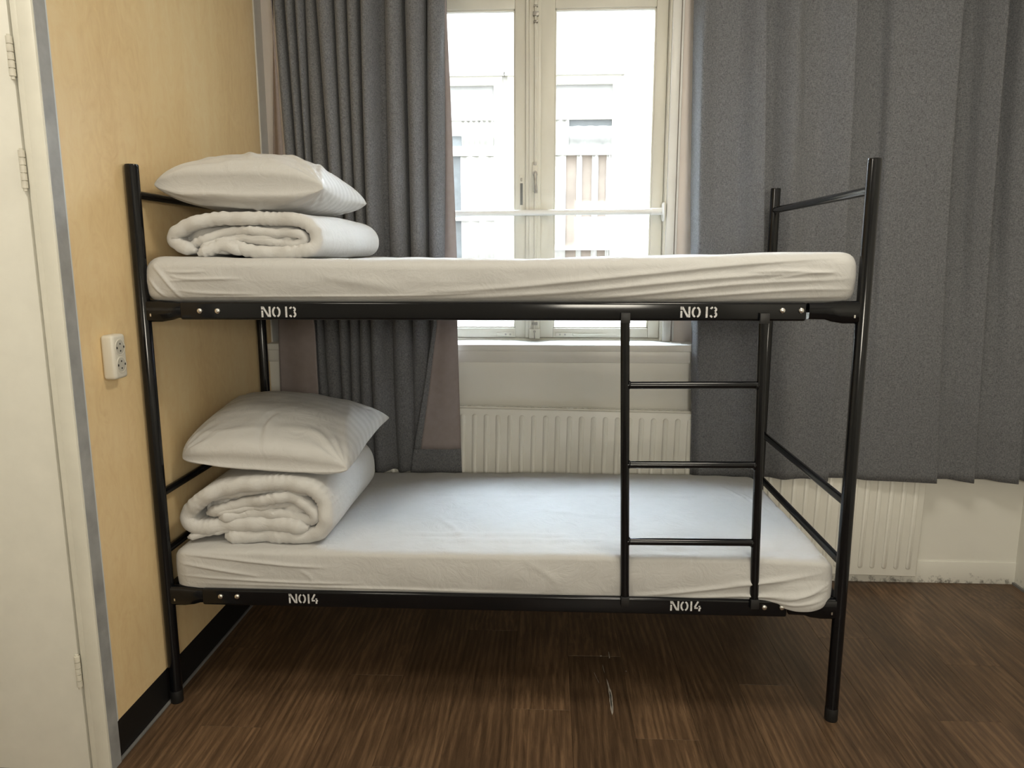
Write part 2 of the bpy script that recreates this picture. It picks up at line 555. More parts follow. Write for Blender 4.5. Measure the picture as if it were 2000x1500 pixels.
plinth = box('baseboard_left', (XL - 0.022, YD + 0.001, 0.0), (XL - 0.002, 1.0, 0.118), MT['plinth'], None, 0.001, 1)
tag(plinth, kind='structure')
box('floor_bead', (XL - 0.002, YD + 0.001, 0.0), (XL + 0.006, 0.999, 0.009), MT['bead'], plinth, 0.002, 2)

# wall with the door, facing the camera; the painted frame stands a little proud of the panel end
YF = -0.332
wall_door = boxes('wall_door', [((XD, YF + 0.03, 2.10), (XL - 0.03, YD + 0.12, ZC)), ((XD, YF + 0.03, -0.05), (-0.99, YD + 0.12, 2.10))], MT['wall'])
tag(wall_door, kind='structure')
door = empty('door_1', (-0.5, YF, 0))
tag(door, kind='structure')
box('door_leaf', (-0.924, YF + 0.002, 0.001), (-0.0775, YF + 0.042, 2.03), MT['cream'], door, 0.002, 2)
FRX = -0.0145
box('frame_stop', (-0.0715, YF + 0.002, 0), (-0.0535, YF + 0.05, 2.11), MT['frame_cream'], door, 0.003)
box('frame_post', (-0.0515, YF - 0.006, 0), (FRX, YD - 0.001, 2.11), MT['frame_cream'], door, 0.003)
box('frame_side_grey', (FRX - 0.001, YF + 0.001, 0), (FRX + 0.0012, YD - 0.0015, 2.11), MT['edge_grey'], door, 0.0005, 1)  # thin grey layer over the side of the frame
box('frame_head', (-0.924, YF - 0.002, 2.036), (-0.0525, YF + 0.05, 2.11), MT['frame_cream'], door, 0.003)
box('frame_post', (-0.99, YF - 0.006, 0), (-0.928, YF + 0.05, 2.11), MT['frame_cream'], door, 0.003)
box('frame_back', (-0.0775, YF + 0.046, 0), (-0.045, YF + 0.075, 2.11), MT['frame_cream'], door)
for zc in (1.852, 1.599, 0.303):
    hx, hy = -0.0765, YF - 0.004
    hg = empty('hinge', (hx, hy, zc)); hg.parent = door
    hg.matrix_parent_inverse = Matrix.Translation(door.location).inverted()
    bm = bmesh.new()
    for k in range(5):
        z0 = zc - 0.0445 + k * 0.0178
        bm_tube(bm, [(hx, hy, z0 + 0.0009), (hx, hy, z0 + 0.0169)], 0.0072, 14)
    bm_tube(bm, [(hx, hy, zc - 0.051), (hx, hy, zc - 0.0445), (hx, hy, zc + 0.0445), (hx, hy, zc + 0.048)], 0.0045, 12)
    k_ = smooth_by_angle(from_bm('hinge_barrel', bm, MT['hinge']))
    k_.parent = hg; k_.matrix_parent_inverse = Matrix.Translation(hg.location).inverted()
    l_ = box('hinge_leaf', (hx - 0.014, YF + 0.0045, zc - 0.044), (hx, YF + 0.008, zc + 0.044), MT['hinge'])
    l_.parent = hg; l_.matrix_parent_inverse = Matrix.Translation(hg.location).inverted()

# walls behind and beside the camera, ceiling
tag(box('wall_near_left', (XD - 0.1, YR, -0.05), (XD, YD + 0.12, ZC), MT['wall']), kind='structure')
tag(box('wall_rear', (XD - 0.1, YR - 0.1, -0.05), (XR + 0.1, YR, ZC), MT['wall']), kind='structure')
wall_right = box('wall_right', (XR, YR, -0.05), (XR + 0.1, 1.3, ZC), MT['wall'])
tag(wall_right, kind='structure')
tag(box('baseboard_right', (XR - 0.010, YR, 0.0), (XR, 0.994, 0.010), MT['bead']), kind='structure')
tag(box('ceiling', (XD - 0.1, YR - 0.1, ZC), (XR + 0.1, 1.3, ZC + 0.1), MT['ceiling']), kind='structure')

# window wall
JX0, JX1 = 0.555, 1.665        # opening between the jambs
ZS, ZH = 1.032, 2.52
wall_back = box('wall_back', (-0.14, YP, -0.05), (XR, 1.3, 0.972), MT['wall'])
tag(wall_back, kind='structure')
up = boxes('upper_wall', [((-0.042, YW, 0.972), (JX0, 1.3, ZC)), ((JX1, YW, 0.972), (XR, 1.3, ZC)), ((JX0, YW, ZH), (JX1, 1.3, ZC))], MT['wall_pink'], wall_back)
bb = box('baseboard_back', (XL + 0.0, YP - 0.006, 0.0), (XR, YP + 0.001, 0.098), MT['wall'], None, 0.002, 2)
tag(bb, kind='structure')

sill = empty('trim_1', (1.5, 0.965, 0.97))
tag(sill, kind='structure')
box('sill_board', (XL, 0.962, 1.004), (XR - 0.002, 1.13, ZS), MT['sill'], sill, 0.004, 3)
box('sill_apron', (XL, 0.975, 0.955), (XR - 0.002, 1.002, 1.004), MT['sill'], sill, 0.003, 2)

# window: jambs, two sashes, meeting bar, hardware
win = empty('window_1', (1.11, YW, ZS))
tag(win, kind='structure')
boxes('window_frame', [((JX0, 1.105, ZS), (JX0 + 0.012, 1.25, ZH)), ((JX1 - 0.012, 1.105, ZS), (JX1, 1.25, ZH)),
                       ((JX0, 1.105, 2.455), (JX1, 1.25, ZH)), ((JX0, 1.14, ZS - 0.02), (JX1, 1.25, 1.040))], MT['sash'], win, 0.002)
boxes('window_casing', [((JX1 - 0.004, 1.088, ZS), (JX1 + 0.03, 1.112, ZH + 0.06)), ((JX1 + 0.034, 1.096, ZS), (JX1 + 0.044, 1.112, ZH + 0.06)),
                        ((JX0 - 0.03, 1.088, ZS), (JX0 + 0.004, 1.112, ZH + 0.06)), ((JX0 - 0.044, 1.096, ZS), (JX0 - 0.034, 1.112, ZH + 0.06))], MT['sill'], win, 0.003)
def sash(x0, x1, gx0, gx1):
    s = boxes('sash', [((x0, 1.145, 1.042), (gx0, 1.195, 2.452)), ((gx1, 1.145, 1.042), (x1, 1.195, 2.452)),
                       ((gx0, 1.145, 2.392), (gx1, 1.195, 2.452)), ((gx0, 1.145, 1.042), (gx1, 1.195, 1.084))], MT['sash'], win, 0.003)
    boxes('glazing_bead', [((gx0, 1.152, 1.084), (gx0 + 0.006, 1.168, 2.392)), ((gx1 - 0.006, 1.152, 1.084), (gx1, 1.168, 2.392)),
                           ((gx0, 1.152, 2.386), (gx1, 1.168, 2.392)), ((gx0, 1.152, 1.084), (gx1, 1.168, 1.090))], MT['sash'], win, 0.001)
    box('pane', (gx0 - 0.004, 1.170, 1.08), (gx1 + 0.004, 1.174, 2.396), MT['glass'], win)
sash(JX0 + 0.013, 1.088, 0.615, 1.027)
sash(1.092, JX1 - 0.013, 1.192, 1.604)
boxes('meeting_bar', [((1.072, 1.131, 1.042), (1.136, 1.145, 2.452)), ((1.086, 1.124, 1.042), (1.124, 1.133, 2.452))], MT['sash'], win, 0.003)
tube('espagnolette_rod', [(1.113, 1.118, 1.045), (1.112, 1.118, 2.44)], 0.0045, MT['sash'], win, 12)
for za_, zb_, wa_ in ((2.355, 2.372, 0.012), (2.330, 2.338, 0.009), (2.39, 2.397, 0.009)):
    box('espagnolette_guide', (1.113 - wa_, 1.109, za_), (1.113 + wa_, 1.128, zb_), MT['hardware'], win, 0.002)
boxes('espagnolette_guide', [((1.100, 1.110, 1.10), (1.125, 1.126, 1.112))], MT['hardware'], win, 0.002)
bm = bmesh.new()
bm_tube(bm, [(1.112, 1.116, 1.735), (1.112, 1.092, 1.735)], 0.011, 14)
bm_tube(bm, [(1.112, 1.096, 1.738), (1.1135, 1.088, 1.72), (1.115, 1.087, 1.69), (1.116, 1.092, 1.655)], 0.006, 12, True, [0.008, 0.007, 0.0062, 0.0075])
smooth_by_angle(from_bm('window_handle', bm, MT['hardware'], win))
box('handle_plate', (1.100, 1.113, 1.665), (1.1245, 1.126, 1.785), MT['sash'], win, 0.004)
box('handle_catch', (1.105, 1.1095, 1.770), (1.119, 1.114, 1.783), MT['hardware'], win, 0.002)
keep = box('keeper_plate', (1.044, 1.1425, 1.588), (1.064, 1.146, 1.735), MT['sash'], win, 0.002)
box('keeper_slot', (1.0485, 1.1415, 1.61), (1.0595, 1.1435, 1.70), MT['slot'], win)
box('keeper_screw', (1.050, 1.1405, 1.708), (1.058, 1.1435, 1.722), MT['hardware'], win, 0.002)
for x0 in (0.945, 1.205):
    box('stay_plate', (x0, 1.1385, 1.047), (x0 + 0.075, 1.1455, 1.066), MT['sash'], win, 0.003)
    for k in range(2):
        tube('stay_screw', [(x0 + (0.018 + 0.022 * k if x0 > 1 else 0.04 + 0.02 * k), 1.140, 1.0565), (x0 + (0.018 + 0.022 * k if x0 > 1 else 0.04 + 0.02 * k), 1.1365, 1.0565)], 0.0042, MT['hardware'], win, 10)
box('stay_bar', (1.28, 1.134, 1.052), (1.42, 1.142, 1.060), MT['sash'], win, 0.002)
box('bolt_keeper', (1.088, 1.112, 1.040), (1.136, 1.132, 1.082), MT['sash'], win, 0.003)
tube('bolt_keeper_rivet', [(1.112, 1.113, 1.072), (1.112, 1.108, 1.072)], 0.006, MT['hardware'], win, 10)
tube('bolt_keeper_pin', [(1.112, 1.109, 1.066), (1.112, 1.109, 1.040)], 0.002, MT['hardware'], win, 8)

# ------------------------------------------------------------------ safety bar across the window
bar = empty('window_bar', (1.66, 1.122, 1.578))
tag(bar, 'white round bar mounted across the window between its side frames', 'bar')
tube('tube', [(JX0 + 0.013, 1.112, 1.573), (JX1 - 0.013, 1.112, 1.579)], 0.0120, MT['white_metal'], bar, 18)
tube('sleeve', [(JX1 - 0.065, 1.112, 1.5788), (JX1 - 0.016, 1.112, 1.579)], 0.0145, MT['white_metal'], bar, 18)
for xa, xb in ((JX1 - 0.0125, JX1 - 0.019), (JX0 + 0.0125, JX0 + 0.019)):
    tube('wall_flange', [(xa, 1.112, 1.577), (xb, 1.112, 1.577), ((xa + 2 * xb) / 3 + (xb - xa) * 0.5, 1.112, 1.577)], 0.03, MT['white_metal'], bar, 28, [0.040, 0.038, 0.030])

# ------------------------------------------------------------------ radiator
rad = empty('radiator', (1.6, 0.97, 0.05))
tag(rad, 'cream ribbed panel radiator under the window, behind the bed', 'radiator')
RX0, RX1, RZ0, RZ1 = 0.42, 2.752, 0.062, 0.750
def tilt(o):
    # the long radiator hangs slightly lower at its right end
    A = Matrix.Translation((1.75, 0, 0.735)) @ Matrix.Rotation(0.016, 4, 'Y') @ Matrix.Translation((-1.75, 0, -0.735))
    if o.type == 'MESH' and not o.data.get('tilted'):
        o.data.transform(A)
        o.data['tilted'] = 1
RXF = 0.946
front = box('front_panel', (RX0, RXF, RZ0), (RX1, RXF + 0.014, RZ1), MT['radiator'], rad, 0.005, 3)
tilt(front)
back_p = box('rear_convector', (RX0 + 0.03, RXF + 0.014, RZ0 + 0.04), (RX1 - 0.03, RXF + 0.048, RZ1 - 0.02), MT['radiator'], rad)
tilt(back_p)
g = boxes('top_grille', [((RX0 + 0.002, RXF + 0.010, RZ1 - 0.002), (RX1 - 0.002, RXF + 0.014, RZ1 + 0.006)), ((RX0 + 0.002, RXF + 0.044, RZ1 - 0.002), (RX1 - 0.002, RXF + 0.049, RZ1 + 0.006))]
          + [((RX0 + 0.02 + k * 0.03, RXF + 0.012, RZ1 - 0.001), (RX0 + 0.034 + k * 0.03, RXF + 0.046, RZ1 + 0.003)) for k in range(76)], MT['radiator'], rad)
tilt(g)
for xa_ in (RX1 - 0.003, RX0):
    tilt(box('side_cover', (xa_, RXF + 0.004, RZ0 + 0.012), (xa_ + 0.003, RXF + 0.049, RZ1), MT['radiator'], rad))
# pressed ribs: shared mesh
bm = bmesh.new()
rw, rh0, rh1 = 0.0115, RZ0 + 0.045, RZ1 - 0.036
prof = []
for sgn, zc in ((1, rh1), (-1, rh0)):
    for k in range(7):
        a = math.pi * k / 6
        prof.append((math.cos(a) * rw * sgn, zc + math.sin(a) * rw * sgn))
n = len(prof)
oz = (rh0 + rh1) / 2
lo = [bm.verts.new((p[0], 0.002, p[1] - oz)) for p in prof]
mi = [bm.verts.new((p[0] * 0.93, -0.0018, (p[1] - oz) * 0.9985)) for p in prof]
hi = [bm.verts.new((p[0] * 0.66, -0.0048, (p[1] - oz) * 0.992)) for p in prof]
for a, b in ((lo, mi), (mi, hi)):
    for i in range(n):
        bm.faces.new((a[i], a[(i + 1) % n], b[(i + 1) % n], b[i]))
bm.faces.new(hi)
bmesh.ops.recalc_face_normals(bm, faces=bm.faces[:])
rib_me = bpy.data.meshes.new('rib')
bm.to_mesh(rib_me); bm.free()
rib_me.materials.append(MT['radiator'])
rib_me.polygons.foreach_set('use_smooth', [True] * len(rib_me.polygons))
rib_me.set_sharp_from_angle(angle=math.radians(60))
Arot = Matrix.Rotation(0.016, 4, 'Y')
nr = int((RX1 - RX0 - 0.07) / 0.05)
for k in range(nr + 1):
    xr = RX1 - 0.038 - k * 0.05
    o = bpy.data.objects.new('rib', rib_me)
    COL.objects.link(o)
    o.parent = rad
    pw = Matrix.Translation((1.75, 0, 0.735)) @ Arot @ Matrix.Translation((xr - 1.75, RXF, oz - 0.735))
    o.matrix_parent_inverse = Matrix.Translation(rad.location).inverted()
    o.matrix_basis = pw
for xb in (RX0 + 0.2, 1.5, RX1 - 0.2):
    for zb_ in (0.2, 0.6):
        box('wall_bracket', (xb - 0.02, RXF + 0.045, zb_), (xb + 0.02, YP - 0.0005, zb_ + 0.04), MT['radiator'], rad)

# ------------------------------------------------------------------ curtains
def zcols(table, zs, z):
    """columns of x positions at three heights, interpolated / extrapolated over z"""
    T = np.array(table)
    out = np.empty((len(z), T.shape[1]))
    for j in range(T.shape[1]):
        c = np.polyfit(zs, T[:, j], 2)
        out[:, j] = np.polyval(c, z)
    return out

Z0, Z1 = 0.492, 2.80
# left curtain: bunched, many deep folds
LV = [[0.094, 0.136, 0.175, 0.211, 0.257, 0.333, 0.382, 0.436, 0.524, 0.603, 0.692, 0.767],
      [0.113, 0.157, 0.192, 0.213, 0.279, 0.335, 0.383, 0.434, 0.523, 0.605, 0.681, 0.756],
      [0.150, 0.177, 0.214, 0.247, 0.308, 0.347, 0.382, 0.434, 0.529, 0.611, 0.685, 0.740]]
zr = np.linspace(Z0, Z1, 70)
VX = zcols(LV, [2.366, 1.758, 0.846], zr)
depth = [0.8, 0.8, 0.75, 0.6, 0.9, 0.8, 0.8, 1.0, 0.95, 1.0, 0.9]
wide_valley = {7: 0.45}
cols = []
nsub = 14
for i in range(VX.shape[1] - 1):
    for k in range(nsub):
        u = k / nsub
        cols.append((i, u))
cols.append((VX.shape[1] - 2, 1.0))
X = np.zeros((len(zr), len(cols), 3))
for j, (i, u) in enumerate(cols):
    # folds bulge: the flanks lean outwards so each fold overlaps its valley a little
    ang = 2 * math.pi * u
    xx = VX[:, i] + (VX[:, i + 1] - VX[:, i]) * (u + 0.085 * math.sin(ang) * -1)
    prof = math.sin(math.pi * min(1.0, max(0.0, (u - 0.05) / 0.83))) ** 0.6
    if i == 7:
        prof = math.sin(math.pi * min(1, u / 0.62)) ** 0.62 if u < 0.62 else 0.02
    low = 1 / (1 + np.exp((zr - 1.02) * 14))          # pressed flatter where sill and radiator stand behind it
    ybk = 0.985 - 0.047 * low
    amp = (0.078 - 0.040 * low) * depth[i] * (1 - (0.72 * low if i >= 9 else (0.35 * low if i == 8 else 0)))
    yy = ybk - amp * prof + 0.003 * np.sin(zr * 3.1 + i * 1.7)
    X[:, j, 0] = xx + 0.003 * np.sin(zr * 2.3 + i)
    X[:, j, 1] = np.clip(yy, 0.899, 0.99)
    X[:, j, 2] = zr
hemwob = np.array([0.006 * math.sin(j * 0.45) for j in range(len(cols))])
X[:, :, 2] -= hemwob[None, :] * (1 - (zr - Z0) / (Z1 - Z0))[:, None] ** 8
curL = grid_mesh('curtain', X, MT['tweed'])
sm = curL.modifiers.new('thickness', 'SOLIDIFY'); sm.thickness = 0.003; sm.offset = 0
tag(curL, 'grey tweed curtain bunched in tight folds left of the window', 'curtain', 'curtains on both sides of the window')
def interp_edge(pts, z):
    p = sorted([(b, a) for a, b in pts])
    return np.interp(z, [q[0] for q in p], [q[1] for q in p])
def flap(edge_l, edge_r, yl, yr, hem_h, side_w, side_left, name_parent):
    zz = np.linspace(Z0 - 0.002, Z1, 90)
    nu = 22
    a = interp_edge(edge_l, zz); b = interp_edge(edge_r, zz)
    G = np.zeros((len(zz), nu, 3))
    for j in range(nu):
        u = j / (nu - 1)
        G[:, j, 0] = a + (b - a) * u
        G[:, j, 1] = yl(zz) + (yr(zz) - yl(zz)) * u + 0.006 * np.sin(2 * math.pi * u + 0.5)
        G[:, j, 2] = zz
    kh = int(np.searchsorted(zz, Z0 + hem_h))
    hem = grid_mesh('hem', G[:kh + 1], MT['tweed'], name_parent)
    js = 0
    if side_w > 0:
        js = 3
        if not side_left:
            grid_mesh('side_hem', G[kh:, nu - 1 - js:], MT['tweed'], name_parent)
            ln = grid_mesh('lining', G[kh:, :nu - js], MT['lining'], name_parent)
        else:
            grid_mesh('side_hem', G[kh:, :js + 1], MT['tweed'], name_parent)
            ln = grid_mesh('lining', G[kh:, js:], MT['lining'], name_parent)
    else:
        ln = grid_mesh('lining', G[kh:], MT['lining'], name_parent)
    for o in name_parent.children:
        if not o.modifiers:
            m_ = o.modifiers.new('thickness', 'SOLIDIFY'); m_.thickness = 0.0024; m_.offset = 0
s_low = lambda z: 1 / (1 + np.exp((z - 1.25) * 12))
flap([(0.735, 2.80), (0.735, 2.354), (0.716, 1.396), (0.699, 1.107), (0.658, 0.852), (0.604, 0.566), (0.594, 0.49)],
     [(0.764, 2.80), (0.767, 2.361), (0.780, 1.987), (0.796, 1.396), (0.798, 1.106), (0.809, 0.507), (0.81, 0.49)],
     lambda z: 0.975 - 0.074 * s_low(z), lambda z: 0.965 - 0.046 * s_low(z), 0.092, 0.015, True, curL)
flap([(0.088, 2.80), (0.086, 2.372), (0.053, 1.761), (0.045, 1.103), (0.041, 0.844), (0.040, 0.49)],
     [(0.092, 2.80), (0.092, 2.372), (0.107, 1.761), (0.211, 1.104), (0.214, 0.845), (0.214, 0.49)],
     lambda z: 0.958 - 0.025 * s_low(z), lambda z: 0.93 - 0.030 * s_low(z), 0.092, 0.0, False, curL)

# right curtain: wide soft folds, free-hanging edge by the window
RC = [[1.733, 1.759, 1.812, 1.892, 1.949, 1.975, 1.981, 2.024, 2.1, 2.137, 2.194, 2.269, 2.308, 2.316, 2.419, 2.465, 2.549, 2.686, 2.693, 2.762, 2.808, 2.854, 2.859, 2.9, 2.936, 2.991, 2.998, 3.05, 3.10, 3.16],
      [1.752, 1.772, 1.84, 1.918, 1.979, 2.017, 2.023, 2.058, 2.128, 2.178, 2.228, 2.297, 2.329, 2.336, 2.459, 2.488, 2.573, 2.712, 2.719, 2.797, 2.836, 2.877, 2.885, 2.933, 2.972, 3.044, 3.05, 3.08, 3.12, 3.165],
      [1.772, 1.806, 1.863, 1.933, 1.996, 2.044, 2.051, 2.09, 2.153, 2.195, 2.237, 2.3, 2.325, 2.333, 2.425, 2.487, 2.59, 2.763, 2.771, 2.817, 2.868, 2.913, 2.921, 2.97, 3.021, 3.088, 3.094, 3.11, 3.14, 3.168]]
RD = [-1.4, 2.2, 1.0, 0.6, 2.4, 3.0, 0.6, 0.5, 2.3, 1.6, 1.2, 2.6, 3.2, 0.5, 0.4, 1.7, 2.3, 3.6, 0.4, 0.4, 1.9, 3.2, 0.2, 0.2, 1.9, 3.2, 0.2, 0.2, 2.0, 2.6]
zr = np.linspace(Z0 - 0.008, Z1, 70)
VX = zcols(RC, [2.366, 1.410, 0.467], zr)
tk = np.arange(len(RD))
td = np.linspace(0, len(RD) - 1, 420)
def pchip(xk, yk, x):
    h = np.diff(xk); d = np.diff(yk) / h
    m = np.zeros(len(yk))
    for i in range(1, len(yk) - 1):
        m[i] = 0 if d[i - 1] * d[i] <= 0 else 2 * d[i - 1] * d[i] / (d[i - 1] + d[i])
    m[0], m[-1] = d[0], d[-1]
    i = np.clip(np.searchsorted(xk, x) - 1, 0, len(xk) - 2)
    t = (x - xk[i]) / h[i]
    return (2 * t**3 - 3 * t**2 + 1) * yk[i] + (t**3 - 2 * t**2 + t) * h[i] * m[i] + (-2 * t**3 + 3 * t**2) * yk[i + 1] + (t**3 - t**2) * h[i] * m[i + 1]
dd = pchip(tk.astype(float), np.array(RD) / 100, td)
X = np.zeros((len(zr), len(td), 3))
low = 1 / (1 + np.exp((zr - 1.32) * 7))
for r_ in range(len(zr)):
    xs = pchip(tk.astype(float), VX[r_], td)
    X[r_, :, 0] = xs
    gain = 1.05 + 1.75 * (1 - low[r_])
    ybk = 0.935 + 0.062 * (1 - low[r_])
    X[r_, :, 1] = np.maximum(ybk - dd * gain + 0.002 * np.sin(xs * 9 + zr[r_] * 2.2), 0.8975)
    X[r_, :, 1] = np.minimum(X[r_, :, 1], 1.075 if zr[r_] > 1.12 else (0.955 if zr[r_] > 0.80 else 0.9375))
    X[r_, :, 2] = zr[r_]
hw = -0.012 + 0.9 * (0.02 - dd)          # the hem droops where the cloth comes forward
X[:, :, 2] += (hw * 0.35)[None, :] * (1 - (zr - zr[0]) / (Z1 - Z0))[:, None] ** 8
curR = grid_mesh('curtain', X, MT['tweed'])
sm = curR.modifiers.new('thickness', 'SOLIDIFY'); sm.thickness = 0.003; sm.offset = 0
tag(curR, 'grey tweed curtain hanging in wide soft folds right of the window', 'curtain', 'curtains on both sides of the window')
hemR = grid_mesh('hem_seam', np.stack([X[3, :, :] + np.array([0, -0.0017, 0.086 - (zr[3] - zr[0])]), X[3, :, :] + np.array([0, -0.0017, 0.0875 - (zr[3] - zr[0])])]), MT['tweed'], curR)

track = box('curtain_track', (XL + 0.03, 0.925, Z1), (XR - 0.01, 0.965, Z1 + 0.03), MT['white_metal'], None, 0.004)
tag(track, 'white curtain track on the ceiling above both curtains', 'track')
for xx in (0.2, 1.6, 2.9):
    box('track_bracket', (xx, 0.935, Z1 + 0.03), (xx + 0.03, 0.955, ZC), MT['white_metal'], track)

# ------------------------------------------------------------------ bunk bed
BL, BW, BH = 2.04, 0.8733, 1.650
bed = empty('bunk_bed', (BL / 2, BW / 2, 0))
tag(bed, 'black tubular steel bunk bed with stencilled numbers on its side rails', 'bunk bed')
PR = 0.0185
for x in (0, BL):
    for y in (0, BW):
        p = tube('post', [(x, y, 0.03), (x, y, BH - 0.004), (x, y, BH - 0.001), (x, y, BH)], PR, MT['black'], bed, 28, [PR, PR, PR - 0.001, PR - 0.003])
        tube('foot_cap', [(x, y, 0), (x, y, 0.003), (x, y, 0.040), (x, y, 0.0415)], 0.0195, MT['plinth'], p, 28, [0.018, 0.0192, 0.0192, 0.0186])
for x in (0, BL):
    for z, r in ((1.567, 0.0125), (0.6853, 0.0125), (0.502, 0.0125)):
        tube('end_bar', [(x, 0.012, z), (x, BW - 0.012, z)], r, MT['black'], bed, 18)
    for z in (1.243, 0.37):
        box('end_rail', (x - 0.014, 0.012, z - 0.024), (x + 0.014, BW - 0.012, z + 0.014), MT['black'], bed, 0.004)
for z in (1.236, 0.366):
    boxes('bed_base', [((0.015, 0.02, z + 0.001), (BL - 0.015, BW - 0.02, z + 0.009))], MT['black_plastic'], bed, 0.002)

# --- stencil lettering, painted on the rails
def stroke(bm, pts, w, conv):
    pts = [Vector((p[0], p[1])) for p in pts]
    L, R = [], []
    for i, p in enumerate(pts):
        t = (pts[min(i + 1, len(pts) - 1)] - pts[max(i - 1, 0)]).normalized()
        nn = Vector((-t.y, t.x)) * w / 2
        L.append(p + nn); R.append(p - nn)
    vl = [bm.verts.new(conv(q)) for q in L]
    vr = [bm.verts.new(conv(q)) for q in R]
    for i in range(len(pts) - 1):
        bm.faces.new((vl[i], vl[i + 1], vr[i + 1], vr[i]))
def arc(cx, cy, rx, ry, a0, a1, n=9):
    return [(cx + rx * math.cos(math.radians(a0 + (a1 - a0) * k / n)), cy + ry * math.sin(math.radians(a0 + (a1 - a0) * k / n))) for k in range(n + 1)]
GLYPH = {
    'N': (0.80, [[(0.09, 0.0), (0.09, 0.62)], [(0.08, 1.0), (0.09, 0.72)], [(0.16, 0.97), (0.60, 0.06)], [(0.70, 0.02), (0.70, 1.0)]]),
    'O': (0.74, [arc(0.335, 0.5, 0.235, 0.43, 100, 260), arc(0.405, 0.5, 0.235, 0.43, -80, 80)]),
    '1': (0.26, [[(0.10, 0.0), (0.10, 1.0)]]),
    '3': (0.66, [arc(0.28, 0.74, 0.20, 0.20, 165, 100, 4), arc(0.30, 0.74, 0.20, 0.20, 75, -60, 6), arc(0.30, 0.28, 0.22, 0.23, 60, -75, 7), arc(0.27, 0.28, 0.20, 0.23, -105, -165, 4)]),
    '4': (0.68, [[(0.36, 1.0), (0.08, 0.42)], [(0.05, 0.32), (0.36, 0.32)], [(0.48, 0.56), (0.48, 0.44)], [(0.46, 0.32), (0.62, 0.32)], [(0.48, 0.24), (0.48, 0.0)]]),
}
def stencil(name, word, x0, x1, zc, h, y, parent):
    adv = {'N': 0.86, 'O': 0.86, ' ': 0.22, '1': 0.32, '3': 0.66, '4': 0.68}
    tot = sum(adv[c] for c in word)
    k = (x1 - x0) / tot
    bm = bmesh.new()
    cx = 0.0
    for c in word:
        if c != ' ':
            for st in GLYPH[c][1]:
                stroke(bm, st, 0.155, lambda q, cx=cx: (x0 + (cx + q.x) * k, y, zc - h / 2 + q.y * h))
        cx += adv[c]
    ext = bmesh.ops.extrude_face_region(bm, geom=bm.faces[:])
    for v in [e for e in ext['geom'] if isinstance(e, bmesh.types.BMVert)]:
        v.co.y -= 0.0003
    return from_bm(name, bm, MT['stencil'], parent)

def rail_bm(x0, x1, ys, z0, z1):
    """folded steel side rail: outer face with rolled edges"""
    bm = bmesh.new()
    bm_box(bm, (x0, min(ys), z0), (x1, max(ys), z1), 0.0065, 4)
    return bm
FY = -0.0175
def side_rail(zc, front, word=None, spots=(), bolts=()):
    ys = (FY, 0.010) if front else (BW - 0.010, BW + 0.0175)
    x0, x1 = 0.115, 1.882
    r = smooth_by_angle(from_bm('side_rail', rail_bm(x0, x1, ys, zc - 0.027, zc + 0.024), MT['black'], bed), 50)
    # flattened end pieces that hook into the posts
    for e, s in ((0.0, 1), (BL, -1)):
        secs = []
        for t, hz, dz, dep in ((0.012, 0.031, -0.003, 0.010), (0.055, 0.031, -0.003, 0.0105), (0.085, 0.027, -0.002, 0.012), (0.105, 0.0225, 0.000, 0.0125), (0.150, 0.022, 0.000, 0.0115)):
            x = e + s * t
            yc = 0.0 if front else BW
            yo = yc - dep * 1.25 if front else yc + dep * 1.25
            yi = yc + 0.008 if front else yc - 0.008
            zc2 = zc + dz
            rr = 0.006
            ring = [(x, yo, zc2 - hz + rr), (x, yo, zc2 + hz - rr), (x, yo + (rr if front else -rr), zc2 + hz), (x, yi, zc2 + hz), (x, yi, zc2 - hz), (x, yo + (rr if front else -rr), zc2 - hz)]
            secs.append(ring)
        A = np.array(secs)
        o = grid_mesh('end_bracket', A, MT['black'], r, closed_u=True, smooth=False, caps=True)
        fix_normals(o)
        smooth_by_angle(o, 50)
        if front:
            box('bracket_slot', (e + s * 0.026 - 0.002, -0.0138, zc - 0.018), (e + s * 0.026 + 0.002, -0.012, zc - 0.010), MT['chrome'], o)
    if front:
        for (bx, bz) in bolts:
            bm = bmesh.new()
            bm_tube(bm, [(bx, FY + 0.001, bz), (bx, FY - 0.0015, bz), (bx, FY - 0.0042, bz), (bx, FY - 0.0058, bz), (bx, FY - 0.0064, bz)], 0.0066, 18, True, [0.0082, 0.0082, 0.0070, 0.0046, 0.0020])
            smooth_by_angle(from_bm('bolt', bm, MT['chrome'], r), 60)
        for (a, b, zt) in spots:
            stencil('stencil_number', word, a, b, zt, 0.0305, FY - 0.0002, r)
    return r
side_rail(1.2425, True, 'NO 13', [(0.353, 0.457, 1.2385), (1.537, 1.641, 1.2400)], [(0.174, 1.241), (0.226, 1.241), (1.816, 1.245), (1.867, 1.245)])
side_rail(0.3655, True, 'NO14', [(0.386, 0.478, 0.366), (1.539, 1.632, 0.368)], [(0.174, 0.368), (0.226, 0.369), (1.815, 0.369), (1.866, 0.370)])
side_rail(1.2425, False)
side_rail(0.3655, False)

